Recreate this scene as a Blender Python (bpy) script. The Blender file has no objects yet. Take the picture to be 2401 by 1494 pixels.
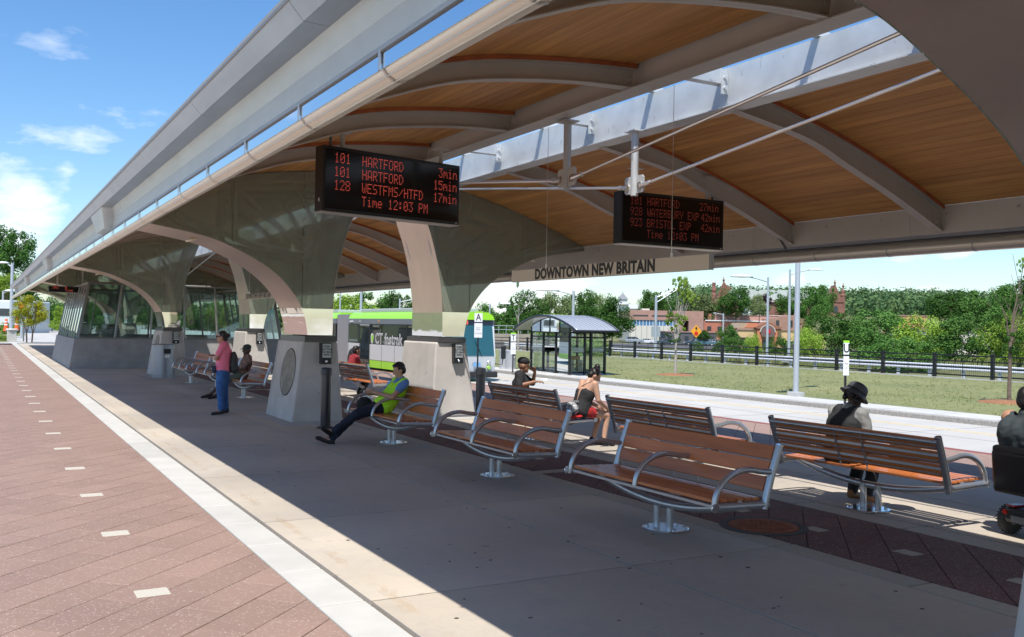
import bpy, bmesh, math, random
from mathutils import Vector, Matrix
random.seed(7)
S = bpy.context.scene
COL = S.collection
# ---------------------------------------------------------------- camera
FPX = 2200.0; CX, CY = 1200.5, 747.0; H = 1.85; ROLL = 0.018
_a = math.atan(1245.5/FPX); _p = math.atan((743+ROLL*1245-747)/FPX)
sa, ca, sp, cp, sr, cr = math.sin(_a), math.cos(_a), math.sin(_p), math.cos(_p), math.sin(ROLL), math.cos(ROLL)
RT = Vector((ca, -sa, 0)); FW = Vector((sa*cp, ca*cp, sp)); UP = Vector((-sa*sp, -ca*sp, cp))
cam = bpy.data.cameras.new('camera'); camo = bpy.data.objects.new('camera', cam); COL.objects.link(camo)
cam.sensor_width = 36; cam.lens = FPX/2401*36; cam.clip_start = .05; cam.clip_end = 6000
xx = RT*cr + UP*sr; yy = UP*cr - RT*sr; zz = -FW
M = Matrix.Identity(4)
for i in range(3): M[i][0], M[i][1], M[i][2] = xx[i], yy[i], zz[i]
M.translation = (0, 0, H); camo.matrix_world = M
S.camera = camo
S.render.resolution_x, S.render.resolution_y = 1024, 637
def ray(u, v):
    du, dv = u-CX, v-CY
    return RT*((du*cr+dv*sr)/FPX) + UP*((du*sr-dv*cr)/FPX) + FW
def at(u, v, X=None, Y=None, Z=None, D=None):
    d = ray(u, v)
    t = X/d.x if X is not None else Y/d.y if Y is not None else D if D is not None else (Z-H)/d.z
    return Vector((d.x*t, d.y*t, H+d.z*t))
# ---------------------------------------------------------------- world
SUND = Vector((-.35, -.37, 1)).normalized()          # towards the sun
el = math.asin(SUND.z); az = math.atan2(SUND.x, SUND.y)
W = bpy.data.worlds.new('World'); S.world = W; W.use_nodes = True
nt = W.node_tree; nt.nodes.clear(); N = nt.nodes.new; L = nt.links.new
out = N('ShaderNodeOutputWorld'); bg = N('ShaderNodeBackground'); bg.inputs[1].default_value = .125
sky = N('ShaderNodeTexSky'); sky.sky_type = 'NISHITA'; sky.sun_disc = False
sky.sun_elevation = el; sky.sun_rotation = az; sky.air_density = 1.0; sky.dust_density = .5; sky.ozone_density = 1.6
hs = N('ShaderNodeHueSaturation'); hs.inputs['Saturation'].default_value = 1.22
tc = N('ShaderNodeTexCoord'); mp = N('ShaderNodeMapping'); mp.inputs['Scale'].default_value = (2.2, 2.2, 6); mp.inputs['Location'].default_value = (3.1, .4, .2)
n1 = N('ShaderNodeTexNoise'); n1.inputs['Scale'].default_value = 2.3; n1.inputs['Detail'].default_value = 9; n1.inputs['Roughness'].default_value = .58
cr1 = N('ShaderNodeValToRGB'); cr1.color_ramp.elements[0].position = .555; cr1.color_ramp.elements[1].position = .66
sx = N('ShaderNodeSeparateXYZ'); mr = N('ShaderNodeMapRange'); mr.inputs[1].default_value = 0; mr.inputs[2].default_value = .34; mr.inputs[3].default_value = 1; mr.inputs[4].default_value = .16
mu = N('ShaderNodeMath'); mu.operation = 'MULTIPLY'
mx = N('ShaderNodeMix'); mx.data_type = 'RGBA'; mx.inputs[7].default_value = (7.6, 7.8, 8.2, 1)
L(tc.outputs['Generated'], mp.inputs[0]); L(mp.outputs[0], n1.inputs[0]);  L(tc.outputs['Generated'], sx.inputs[0]); L(sx.outputs[2], mr.inputs[0])
bs = N('ShaderNodeMapRange'); bs.inputs[1].default_value = 0; bs.inputs[2].default_value = .3; bs.inputs[3].default_value = .015; bs.inputs[4].default_value = -.045; L(sx.outputs[2], bs.inputs[0])
acc = bs.outputs[0]
for (u_, v_, r0_, k_) in ((75, 500, .055, .17), (160, 412, .02, .1), (-30, 570, .04, .08), (1870, 640, .04, .07)):
    dd = ray(u_, v_).normalized(); dt = N('ShaderNodeVectorMath'); dt.operation = 'DISTANCE'; nz = N('ShaderNodeVectorMath'); nz.operation = 'NORMALIZE'; L(tc.outputs['Generated'], nz.inputs[0]); L(nz.outputs[0], dt.inputs[0]); dt.inputs[1].default_value = tuple(dd)
    q_ = N('ShaderNodeMapRange'); q_.interpolation_type = 'SMOOTHSTEP'; q_.inputs[1].default_value = 0; q_.inputs[2].default_value = r0_; q_.inputs[3].default_value = k_; q_.inputs[4].default_value = 0; L(dt.outputs['Value'], q_.inputs[0])
    ad_ = N('ShaderNodeMath'); ad_.operation = 'ADD'; L(acc, ad_.inputs[0]); L(q_.outputs[0], ad_.inputs[1]); acc = ad_.outputs[0]
ad_ = N('ShaderNodeMath'); ad_.operation = 'ADD'; L(acc, ad_.inputs[0]); L(n1.outputs[0], ad_.inputs[1]); L(ad_.outputs[0], cr1.inputs[0])
L(cr1.outputs[0], mu.inputs[0]); L(mr.outputs[0], mu.inputs[1]); L(mu.outputs[0], mx.inputs[0]); tn = N('ShaderNodeMix'); tn.data_type = 'RGBA'; tn.blend_type = 'MULTIPLY'; tn.inputs[0].default_value = 1; tn.inputs[7].default_value = (.87, .96, 1.05, 1)
L(sky.outputs[0], hs.inputs['Color']); L(hs.outputs[0], tn.inputs[6]); L(tn.outputs[2], mx.inputs[6])
L(mx.outputs[2], bg.inputs[0]); L(bg.outputs[0], out.inputs[0])
sl = bpy.data.lights.new('sun', 'SUN'); sl.energy = 4.2; sl.angle = math.radians(.5); sl.color = (1, .965, .915)
so = bpy.data.objects.new('sun', sl); COL.objects.link(so); so.rotation_euler = SUND.to_track_quat('Z', 'Y').to_euler(); so.location = (0, 0, 60)
S.view_settings.view_transform = 'Standard'; S.view_settings.look = 'None'; S.view_settings.gamma = 1; S.view_settings.use_curve_mapping = False
S.view_settings.exposure = .5
# ---------------------------------------------------------------- materials
MC = {}
def mat(name, col, rough=.6, metal=0, nscale=0, var=0, bump=0, spec=.5, col2=None, emit=0, coat=0, objvar=0, stretch=None, detail=5, trans=0, bscale=None):
    if name in MC: return MC[name]
    m = bpy.data.materials.new(name); m.use_nodes = True; t = m.node_tree; b = t.nodes['Principled BSDF']; NN = t.nodes.new; LL = t.links.new
    b.inputs['Base Color'].default_value = (*col, 1); b.inputs['Roughness'].default_value = rough; b.inputs['Metallic'].default_value = metal
    b.inputs['Specular IOR Level'].default_value = spec
    if coat: b.inputs['Coat Weight'].default_value = coat; b.inputs['Coat Roughness'].default_value = .08
    if emit: b.inputs['Emission Color'].default_value = (*col, 1); b.inputs['Emission Strength'].default_value = emit
    src = None
    if nscale:
        c = NN('ShaderNodeTexCoord'); mpp = NN('ShaderNodeMapping'); LL(c.outputs['Object'], mpp.inputs[0])
        g = NN('ShaderNodeNewGeometry'); LL(g.outputs['Position'], mpp.inputs[0])
        if stretch: mpp.inputs['Scale'].default_value = stretch
        n = NN('ShaderNodeTexNoise'); n.inputs['Scale'].default_value = nscale; n.inputs['Detail'].default_value = detail; n.inputs['Roughness'].default_value = .6; LL(mpp.outputs[0], n.inputs[0])
        r = NN('ShaderNodeMapRange'); r.inputs[1].default_value = .3; r.inputs[2].default_value = .7; LL(n.outputs[0], r.inputs[0])
        x = NN('ShaderNodeMix'); x.data_type = 'RGBA'; LL(r.outputs[0], x.inputs[0])
        c2 = col2 if col2 else tuple(v*(1-var) for v in col)
        x.inputs[6].default_value = (*[min(1, v*(1+(0 if col2 else var))) for v in col], 1); x.inputs[7].default_value = (*c2, 1)
        src = x.outputs[2]
        if bump:
            bn = NN('ShaderNodeBump'); bn.inputs['Strength'].default_value = bump; bn.inputs['Distance'].default_value = .01
            if bscale:
                n2 = NN('ShaderNodeTexNoise'); n2.inputs['Scale'].default_value = bscale; n2.inputs['Detail'].default_value = 3; LL(mpp.outputs[0], n2.inputs[0]); LL(n2.outputs[0], bn.inputs['Height'])
            else: LL(n.outputs[0], bn.inputs['Height'])
            LL(bn.outputs[0], b.inputs['Normal'])
    if objvar:
        oi = NN('ShaderNodeObjectInfo'); hv = NN('ShaderNodeHueSaturation'); q = NN('ShaderNodeMapRange'); q.inputs[3].default_value = 1-objvar; q.inputs[4].default_value = 1+objvar
        LL(oi.outputs['Random'], q.inputs[0]); LL(q.outputs[0], hv.inputs['Value'])
        if src is not None: LL(src, hv.inputs['Color'])
        else: hv.inputs['Color'].default_value = (*col, 1)
        src = hv.outputs[0]
    if src is not None: LL(src, b.inputs['Base Color'])
    MC[name] = m; return m
def bands(name, kind, **k): ...
def glassmat(name, tint, tr, rough=.02, refl=.12, dif=None, difw=0):
    m = bpy.data.materials.new(name); m.use_nodes = True; t = m.node_tree; t.nodes.clear(); NN = t.nodes.new; LL = t.links.new
    o = NN('ShaderNodeOutputMaterial'); tr_ = NN('ShaderNodeBsdfTransparent'); tr_.inputs[0].default_value = (*[c*tr for c in tint], 1)
    gl = NN('ShaderNodeBsdfGlossy'); gl.inputs['Roughness'].default_value = rough; gl.inputs[0].default_value = (.9, .95, .95, 1)
    fr = NN('ShaderNodeFresnel'); fr.inputs[0].default_value = 1.5; ad = NN('ShaderNodeMath'); ad.operation = 'ADD'; ad.inputs[1].default_value = refl; ad.use_clamp = True
    LL(fr.outputs[0], ad.inputs[0]); mi = NN('ShaderNodeMixShader'); LL(ad.outputs[0], mi.inputs[0])
    last = tr_.outputs[0]
    if difw:
        d = NN('ShaderNodeBsdfDiffuse'); d.inputs[0].default_value = (*dif, 1); m2 = NN('ShaderNodeMixShader'); m2.inputs[0].default_value = difw; LL(tr_.outputs[0], m2.inputs[1]); LL(d.outputs[0], m2.inputs[2]); last = m2.outputs[0]
    LL(last, mi.inputs[1]); LL(gl.outputs[0], mi.inputs[2]); LL(mi.outputs[0], o.inputs[0]); return m
CONC = mat('slab_concrete', (.51, .45, .37), .82, nscale=1.1, var=.2, bump=.25, bscale=60, objvar=.07, detail=9)
def add_stain(m):
    t = m.node_tree; b = t.nodes['Principled BSDF']; src = b.inputs['Base Color'].links[0].from_socket; NN = t.nodes.new; LL = t.links.new
    g = NN('ShaderNodeNewGeometry'); n = NN('ShaderNodeTexNoise'); n.inputs['Scale'].default_value = 5.5; n.inputs['Detail'].default_value = 4; LL(g.outputs['Position'], n.inputs[0])
    r = NN('ShaderNodeValToRGB'); r.color_ramp.elements[0].position = .66; r.color_ramp.elements[1].position = .74; LL(n.outputs[0], r.inputs[0])
    k = NN('ShaderNodeMath'); k.operation = 'MULTIPLY'; k.inputs[1].default_value = .35; LL(r.outputs[0], k.inputs[0])
    x = NN('ShaderNodeMix'); x.data_type = 'RGBA'; x.inputs[7].default_value = (.16, .14, .11, 1); LL(k.outputs[0], x.inputs[0]); LL(src, x.inputs[6]); LL(x.outputs[2], b.inputs['Base Color'])
add_stain(CONC)
def add_rust(m):
    t = m.node_tree; b = t.nodes['Principled BSDF']; src = b.inputs['Base Color'].links[0].from_socket; NN = t.nodes.new; LL = t.links.new
    g = NN('ShaderNodeNewGeometry'); s = NN('ShaderNodeSeparateXYZ'); LL(g.outputs['Position'], s.inputs[0])
    def rng(sock, c, w):
        a = NN('ShaderNodeMath'); a.operation = 'SUBTRACT'; a.inputs[1].default_value = c; LL(sock, a.inputs[0]); b_ = NN('ShaderNodeMath'); b_.operation = 'ABSOLUTE'; LL(a.outputs[0], b_.inputs[0])
        r = NN('ShaderNodeMapRange'); r.inputs[1].default_value = 0; r.inputs[2].default_value = w; r.inputs[3].default_value = 1; r.inputs[4].default_value = 0; LL(b_.outputs[0], r.inputs[0]); return r.outputs[0]
    n = NN('ShaderNodeTexNoise'); n.inputs['Scale'].default_value = 9; n.inputs['Detail'].default_value = 6; mpp = NN('ShaderNodeMapping'); mpp.inputs['Scale'].default_value = (3, .8, 1); LL(g.outputs['Position'], mpp.inputs[0]); LL(mpp.outputs[0], n.inputs[0])
    wv = NN('ShaderNodeMath'); wv.operation = 'MULTIPLY_ADD'; wv.inputs[1].default_value = .25; LL(n.outputs[0], wv.inputs[0]); LL(s.outputs[0], wv.inputs[2])
    mk = rng(wv.outputs[0], 2.6, .05); n2 = NN('ShaderNodeTexNoise'); n2.inputs['Scale'].default_value = 1.3; LL(g.outputs['Position'], n2.inputs[0]); r2 = NN('ShaderNodeMapRange'); r2.inputs[1].default_value = .42; r2.inputs[2].default_value = .58; LL(n2.outputs[0], r2.inputs[0])
    k = NN('ShaderNodeMath'); k.operation = 'MULTIPLY'; LL(mk, k.inputs[0]); LL(r2.outputs[0], k.inputs[1]); k2 = NN('ShaderNodeMath'); k2.operation = 'MULTIPLY'; k2.inputs[1].default_value = .32; LL(k.outputs[0], k2.inputs[0])
    x = NN('ShaderNodeMix'); x.data_type = 'RGBA'; x.inputs[7].default_value = (.36, .2, .07, 1); LL(k2.outputs[0], x.inputs[0]); LL(src, x.inputs[6])
    # thin dark cracks and damp blotches
    v = NN('ShaderNodeTexNoise'); v.inputs['Scale'].default_value = .55; v.inputs['Detail'].default_value = 12; v.inputs['Roughness'].default_value = .75; LL(g.outputs['Position'], v.inputs[0])
    rr = NN('ShaderNodeValToRGB'); rr.color_ramp.elements[0].position = .42; rr.color_ramp.elements[0].color = (.74, .74, .75, 1); rr.color_ramp.elements[1].position = .6; rr.color_ramp.elements[1].color = (1.08, 1.05, 1.0, 1); LL(v.outputs[0], rr.inputs[0])
    y = NN('ShaderNodeMix'); y.data_type = 'RGBA'; y.blend_type = 'MULTIPLY'; y.inputs[0].default_value = 1; LL(x.outputs[2], y.inputs[6]); LL(rr.outputs[0], y.inputs[7]); LL(y.outputs[2], b.inputs['Base Color'])
add_rust(CONC)
PED = mat('pedestal_concrete', (.55, .51, .465), .75, nscale=2.2, var=.12, bump=.12, bscale=45, detail=8); add_stain(PED)
ROADC = mat('road_concrete', (.46, .44, .4), .85, nscale=.5, var=.1, bump=.1, bscale=30)
WALK = mat('sidewalk_concrete', (.5, .485, .45), .85, nscale=1.5, var=.1)
WHITEP = mat('white_paver', (.5, .485, .44), .75, nscale=3, var=.07, bump=.15, objvar=.06, detail=9)
TAN = mat('tan_paver', (.42, .38, .3), .8, nscale=20, var=.1, bump=.2, objvar=.06)
def paver(name, c, c2):
    m = mat(name, c, .85, nscale=.9, col2=c2, bump=.3, bscale=130, objvar=.08, detail=12)
    t = m.node_tree; b = t.nodes['Principled BSDF']; src = b.inputs['Base Color'].links[0].from_socket; NN = t.nodes.new; LL = t.links.new
    g = NN('ShaderNodeNewGeometry'); v = NN('ShaderNodeTexVoronoi'); v.inputs['Scale'].default_value = 95; LL(g.outputs['Position'], v.inputs[0])
    s = NN('ShaderNodeSeparateColor'); LL(v.outputs['Color'], s.inputs[0]); gt = NN('ShaderNodeMath'); gt.operation = 'GREATER_THAN'; gt.inputs[1].default_value = .93; LL(s.outputs[0], gt.inputs[0])
    k = NN('ShaderNodeMath'); k.operation = 'MULTIPLY'; k.inputs[1].default_value = .45; LL(gt.outputs[0], k.inputs[0])
    x = NN('ShaderNodeMix'); x.data_type = 'RGBA'; x.inputs[7].default_value = (.5, .4, .35, 1); LL(k.outputs[0], x.inputs[0]); LL(src, x.inputs[6]); LL(x.outputs[2], b.inputs['Base Color']); return m
REDP = paver('red_paver', (.30, .195, .15), (.25, .165, .13)); BRNP = paver('brown_paver', (.17, .085, .07), (.13, .065, .055))
JOINT = mat('joint_sand', (.05, .04, .035), 1, spec=0, nscale=30, var=.2)
GRAN = mat('granite_kerb', (.33, .31, .28), .8, nscale=18, var=.3, bump=.4)
ALU = mat('painted_steel', (.52, .49, .44), .5, .15, nscale=3, var=.05, objvar=.03)
FASC = mat('fascia_panel', (.5, .49, .47), .4, .1, nscale=1.5, var=.1, stretch=(4, 1, 4))
GALV = mat('galvanised_web', (.6, .62, .62), .45, .3, nscale=2.5, var=.12, detail=7)
def add_drips(m):
    t = m.node_tree; b = t.nodes['Principled BSDF']; src = b.inputs['Base Color'].links[0].from_socket; NN = t.nodes.new; LL = t.links.new
    g = NN('ShaderNodeNewGeometry'); mpp = NN('ShaderNodeMapping'); mpp.inputs['Scale'].default_value = (1, 7, 2.2); LL(g.outputs['Position'], mpp.inputs[0])
    n = NN('ShaderNodeTexNoise'); n.inputs['Scale'].default_value = 2.4; n.inputs['Detail'].default_value = 3; LL(mpp.outputs[0], n.inputs[0])
    r = NN('ShaderNodeValToRGB'); r.color_ramp.elements[0].position = .68; r.color_ramp.elements[1].position = .7; LL(n.outputs[0], r.inputs[0])
    k = NN('ShaderNodeMath'); k.operation = 'MULTIPLY'; k.inputs[1].default_value = .5; LL(r.outputs[0], k.inputs[0])
    x = NN('ShaderNodeMix'); x.data_type = 'RGBA'; x.inputs[7].default_value = (.2, .21, .22, 1); LL(k.outputs[0], x.inputs[0]); LL(src, x.inputs[6]); LL(x.outputs[2], b.inputs['Base Color'])
add_drips(GALV)
POL = mat('polished_steel', (.82, .8, .77), .03, 1, nscale=2.4, var=.02, bump=.14, detail=1)
SATIN = mat('satin_steel', (.84, .67, .55), .42, 1, nscale=3, var=.05, stretch=(1, 1, .2))
FASM = mat('fascia_metal', (.36, .39, .43), .36, .75, nscale=1.5, var=.1, stretch=(4, 1, 4))
PIPE = mat('gutter_steel', (.78, .71, .6), .36, .55, nscale=2, var=.03)
TUBE = mat('bench_steel', (.5, .51, .53), .36, .8, nscale=8, var=.06)
PLATE = mat('base_plate_steel', (.7, .72, .75), .22, 1)
ROD = mat('rod_steel', (.7, .66, .6), .3, .9)
BLK = mat('black_powder_coat', (.012, .013, .016), .35); DARK = mat('dark_rubber', (.02, .02, .02), .7); BOLL = mat('bollard_coat', (.016, .018, .026), .28, coat=.3)
LEDB = mat('display_housing', (.012, .011, .011), .4); LEDR = mat('led_red', (.9, .12, .08), .5, emit=.34)
WHT = mat('white_paint', (.78, .78, .76), .5); LIME = mat('lime_paint', (.32, .72, .02), .35, coat=.3); LIMEV = mat('hi_vis_cloth', (.45, .95, .03), .8)
SIGNW = mat('sign_panel', (.66, .57, .45), .55)
def woodmat(name, c1, c2, rough, sc, objvar, axis=1, coat=0):
    st = [9, 9, 9]; st[axis] = .8
    m = mat(name, c1, rough, nscale=sc, col2=c2, bump=.08, objvar=objvar, stretch=tuple(st), detail=6, coat=coat)
    return m
CEIL = woodmat('ceiling_fir', (.66, .335, .10), (.47, .215, .06), .55, .9, .13)
NAIL = mat('orange_nailer', (.42, .12, .04), .6, nscale=6, var=.2)
SLAT = woodmat('bench_wood', (.62, .205, .06), (.42, .125, .038), .38, 1.6, .16, coat=.15)
GLS = glassmat('canopy_glass', (.86, .9, .8), .95, refl=.015, dif=(.56, .59, .48), difw=.33)
CLR = glassmat('clear_glass', (.86, .95, .92), .9, refl=.03)
BUSG = glassmat('bus_glass', (.25, .3, .3), .5, refl=.04, dif=(.02, .03, .03), difw=.8)
WSH = mat('windscreen_glass', (.02, .1, .12), .06, spec=.8)
# ---------------------------------------------------------------- mesh builders
class MB:
    def __init__(s): s.v = []; s.f = []; s.smooth = False
    def add(s, vs, fs):
        o = len(s.v); s.v += [tuple(p) for p in vs]; s.f += [tuple(i+o for i in f) for f in fs]; return s
    def box(s, x0, x1, y0, y1, z0, z1, m=None):
        vs = [(x, y, z) for x in (x0, x1) for y in (y0, y1) for z in (z0, z1)]
        if m is not None: vs = [m @ Vector(p) for p in vs]
        return s.add(vs, [(0, 1, 3, 2), (4, 6, 7, 5), (0, 4, 5, 1), (2, 3, 7, 6), (0, 2, 6, 4), (1, 5, 7, 3)])
    def prism(s, poly, d, axis='y', a=0):      # poly: 2D outline; extruded from a to a+d along axis
        n = len(poly); mk = {'y': lambda p, t: (p[0], t, p[1]), 'x': lambda p, t: (t, p[0], p[1]), 'z': lambda p, t: (p[0], p[1], t)}[axis]
        vs = [mk(p, a) for p in poly]+[mk(p, a+d) for p in poly]
        return s.add(vs, [tuple(range(n)), tuple(range(2*n-1, n-1, -1))]+[(i, i+n, (i+1) % n+n, (i+1) % n) for i in range(n)])
    def tube(s, pts, r, n=8, cap=True, r2=None):
        pts = [Vector(p) for p in pts]; k = len(pts); o = len(s.v); up = Vector((0, 0, 1))
        prev = None
        for i, p in enumerate(pts):
            t = (pts[min(i+1, k-1)]-pts[max(i-1, 0)]).normalized()
            if prev is None:
                a = t.cross(up if abs(t.z) < .9 else Vector((1, 0, 0))).normalized()
            else: a = (prev-t*prev.dot(t)).normalized()
            prev = a; b = t.cross(a); rr = r if r2 is None else r+(r2-r)*i/(k-1)
            for j in range(n):
                q = 2*math.pi*j/n; s.v.append(tuple(p+a*math.cos(q)*rr+b*math.sin(q)*rr))
        for i in range(k-1):
            for j in range(n): s.f.append((o+i*n+j, o+i*n+(j+1) % n, o+(i+1)*n+(j+1) % n, o+(i+1)*n+j))
        if cap: s.f.append(tuple(o+j for j in range(n-1, -1, -1))); s.f.append(tuple(o+(k-1)*n+j for j in range(n)))
        return s
    def lathe(s, prof, n=20, m=None):          # prof (r,z)
        o = len(s.v)
        for r, z in prof:
            for j in range(n):
                q = 2*math.pi*j/n; p = Vector((r*math.cos(q), r*math.sin(q), z)); s.v.append(tuple(m @ p if m is not None else p))
        for i in range(len(prof)-1):
            for j in range(n): s.f.append((o+i*n+j, o+i*n+(j+1) % n, o+(i+1)*n+(j+1) % n, o+(i+1)*n+j))
        s.f.append(tuple(o+j for j in range(n-1, -1, -1))); s.f.append(tuple(o+(len(prof)-1)*n+j for j in range(n)))
        return s
    def sheet(s, grid):                        # grid of rows of points
        o = len(s.v); w = len(grid[0])
        for r in grid: s.v += [tuple(p) for p in r]
        for i in range(len(grid)-1):
            for j in range(w-1): s.f.append((o+i*w+j, o+i*w+j+1, o+(i+1)*w+j+1, o+(i+1)*w+j))
        return s
    def mesh(s, name, mt):
        me = bpy.data.meshes.new(name); me.from_pydata(s.v, [], s.f)
        if mt is not None: me.materials.append(mt)
        bm = bmesh.new(); bm.from_mesh(me); bmesh.ops.recalc_face_normals(bm, faces=bm.faces); bm.to_mesh(me); bm.free()
        return me
    def build(s, name, mt, parent=None, smooth=False, bevel=0, label=None, loc=None):
        me = s.mesh(name, mt); o = bpy.data.objects.new(name, me); COL.objects.link(o)
        if smooth:
            me.polygons.foreach_set('use_smooth', [True]*len(me.polygons)); me.set_sharp_from_angle(angle=math.radians(40))
        if bevel:
            b = o.modifiers.new('b', 'BEVEL'); b.width = bevel; b.segments = 2; b.limit_method = 'ANGLE'
        if parent is not None: o.parent = parent
        if loc is not None: o.location = loc
        if label: o['label'] = label
        return o
def link(me, name, parent=None, loc=(0, 0, 0), rz=0, label=None):
    o = bpy.data.objects.new(name, me); COL.objects.link(o); o.location = loc; o.rotation_euler[2] = rz
    if parent is not None: o.parent = parent
    if label: o['label'] = label
    return o
def thing(name, label, cat, loc=(0, 0, 0), rz=0, group=None):
    o = bpy.data.objects.new(name, None); COL.objects.link(o); o.location = loc; o.rotation_euler = (0, 0, rz); o.empty_display_size = .1
    o['label'] = label; o['category'] = cat
    if group: o['group'] = group
    return o
def tag(o, label, cat, group=None, kind=None):
    o['label'] = label; o['category'] = cat
    if group: o['group'] = group
    if kind: o['kind'] = kind
    return o
def struct(o): o['kind'] = 'structure'; return o
def stuff(o): o['kind'] = 'stuff'; return o
def copy_tree(root, loc, rz=None, label=None, group=None):
    def cp_(o, par):
        c = o.copy(); COL.objects.link(c)
        if par is not None: c.parent = par
        for ch in o.children: cp_(ch, c)
        return c
    r = cp_(root, None); r.location = loc
    if rz is not None: r.rotation_euler[2] = rz
    if label: r['label'] = label
    if group: r['group'] = group
    return r
def text(s, name, size, mt, m, parent=None, ext=.002, sx=1, off=0, align='CENTER', sp=1):
    c = bpy.data.curves.new(name, 'FONT'); c.body = s; c.size = size; c.extrude = ext; c.align_x = align; c.align_y = 'CENTER'; c.offset = off; c.resolution_u = 3; c.space_character = sp
    o = bpy.data.objects.new(name, c); COL.objects.link(o); dg = bpy.context.evaluated_depsgraph_get(); me = bpy.data.meshes.new_from_object(o.evaluated_get(dg))
    bpy.data.objects.remove(o); bpy.data.curves.remove(c); me.materials.clear(); me.materials.append(mt)
    for v in me.vertices: v.co.x *= sx
    me.transform(m); q = bpy.data.objects.new(name, me); COL.objects.link(q)
    if parent is not None: q.parent = parent
    return q
def facing(p, right, up):     # matrix: local x->right, y->up, z->normal
    right = Vector(right).normalized(); up = Vector(up).normalized(); n = right.cross(up); m = Matrix.Identity(4)
    for i in range(3): m[i][0], m[i][1], m[i][2] = right[i], up[i], n[i]
    m.translation = p; return m
def zg(x): return -.047*max(0, min(x, 16.3)-9.2)
def interp(prof, x):
    if x <= prof[0][0]: return prof[0][1]
    for (a, b), (c, d) in zip(prof, prof[1:]):
        if x <= c: return b+(d-b)*(x-a)/(c-a)
    return prof[-1][1]
def resample(pts, n):
    P = [Vector((*p, 0)) for p in pts]; P = [P[0]*2-P[1]]+P+[P[-1]*2-P[-2]]; dense = []
    for i in range(1, len(P)-2):
        for k in range(12):
            t = k/12; a, b, c, d = P[i-1:i+3]
            dense.append(.5*((2*b)+(c-a)*t+(2*a-5*b+4*c-d)*t*t+(3*b-a-3*c+d)*t**3))
    dense.append(P[-2]); L_ = [0]
    for a, b in zip(dense, dense[1:]): L_.append(L_[-1]+(b-a).length)
    res = []; j = 0
    for k in range(n+1):
        q = L_[-1]*k/n
        while j < len(L_)-2 and L_[j+1] < q: j += 1
        t = (q-L_[j])/max(1e-9, L_[j+1]-L_[j]); p = dense[j].lerp(dense[j+1], t); res.append((p.x, p.y))
    return res
PI = math.pi
# ================================================================ SETTING: ground
def clip(poly, ax, val, keep_less):
    outp = []
    for i in range(len(poly)):
        a, b = poly[i], poly[(i+1) % len(poly)]; ia = (a[ax] <= val) == keep_less or a[ax] == val; ib = (b[ax] <= val) == keep_less or b[ax] == val
        if ia: outp.append(a)
        if ia != ib:
            t = (val-a[ax])/(b[ax]-a[ax]); outp.append((a[0]+(b[0]-a[0])*t, a[1]+(b[1]-a[1])*t))
    return outp
def area(p): return abs(sum(p[i][0]*p[(i+1) % len(p)][1]-p[(i+1) % len(p)][0]*p[i][1] for i in range(len(p))))/2
def slab_mb(mb, poly, top=0, t=.04, ch=.004):
    n = len(poly); c = (sum(p[0] for p in poly)/n, sum(p[1] for p in poly)/n)
    ins = []
    for p in poly:
        d = Vector((c[0]-p[0], c[1]-p[1])); l = d.length or 1; ins.append((p[0]+d.x/l*ch*1.4, p[1]+d.y/l*ch*1.4))
    vs = [(x, y, zg(x)+top) for x, y in ins]+[(x, y, zg(x)+top-ch) for x, y in poly]+[(x, y, zg(x)+top-t) for x, y in poly]
    mb.add(vs, [tuple(range(n))]+[(i, (i+1) % n, (i+1) % n+n, i+n) for i in range(n)]+[(i+n, (i+1) % n+n, (i+1) % n+2*n, i+2*n) for i in range(n)])
def diag_field(x0, x1, y0, y1, root, mt, near, top=0, w=.33, l=.66, skips=()):
    rest = MB(); cnt = 0; s = math.sqrt(.5); R_ = int(90)
    cells = []
    U0, U1 = [], []
    cs = [(x*s+y*s, -x*s+y*s) for x in (x0, x1) for y in (y0, y1)]
    ua, ub = min(c[0] for c in cs), max(c[0] for c in cs); va, vb = min(c[1] for c in cs), max(c[1] for c in cs)
    j = int(va//w)-1
    while j*w < vb:
        i = int(ua//l)-2
        while i*l < ub+l:
            off = (j % 2)*l/2; g = .003
            q = [(i*l+off+g, j*w+g), ((i+1)*l+off-g, j*w+g), ((i+1)*l+off-g, (j+1)*w-g), (i*l+off+g, (j+1)*w-g)]
            q = [(a*s-b*s, a*s+b*s) for a, b in q]
            cxm = sum(p[0] for p in q)/4; cym = sum(p[1] for p in q)/4
            if x0-.5 < cxm < x1+.5 and y0-.5 < cym < y1+.5:
                for ax, v, k in ((0, x0, False), (0, x1, True), (1, y0, False), (1, y1, True)):
                    if q: q = clip(q, ax, v, k)
                if q and len(q) > 2 and area(q) > .004: cells.append((cxm, cym, q))
            i += 1
        j += 1
    cells.sort(key=lambda c: (c[0]-near[0])**2+(c[1]-near[1])**2)
    for k, (a, b, q) in enumerate(cells):
        t = top+random.uniform(-.0012, .0012)
        if k < near[2]:
            m_ = MB(); slab_mb(m_, q, t); m_.build('paver', mt, root)
        else: slab_mb(rest, q, t)
    stuff(rest.build('paver_field', mt, root))
def rect(x0, x1, y0, y1): return [(x0, y0), (x1, y0), (x1, y1), (x0, y1)]
YA, YB = -14.0, 72.0
base = MB(); base.sheet([[(x, y, zg(x)-.035) for x in (-4, 1.9, 9.2, 16.28)] for y in (YA, YB)])
plat = struct(base.build('platform', JOINT))
struct(MB().sheet([[(x, y, -.03) for x in (-26, -1.62)] for y in (-30, 95)]).build('bus_lane', ROADC))
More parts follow.
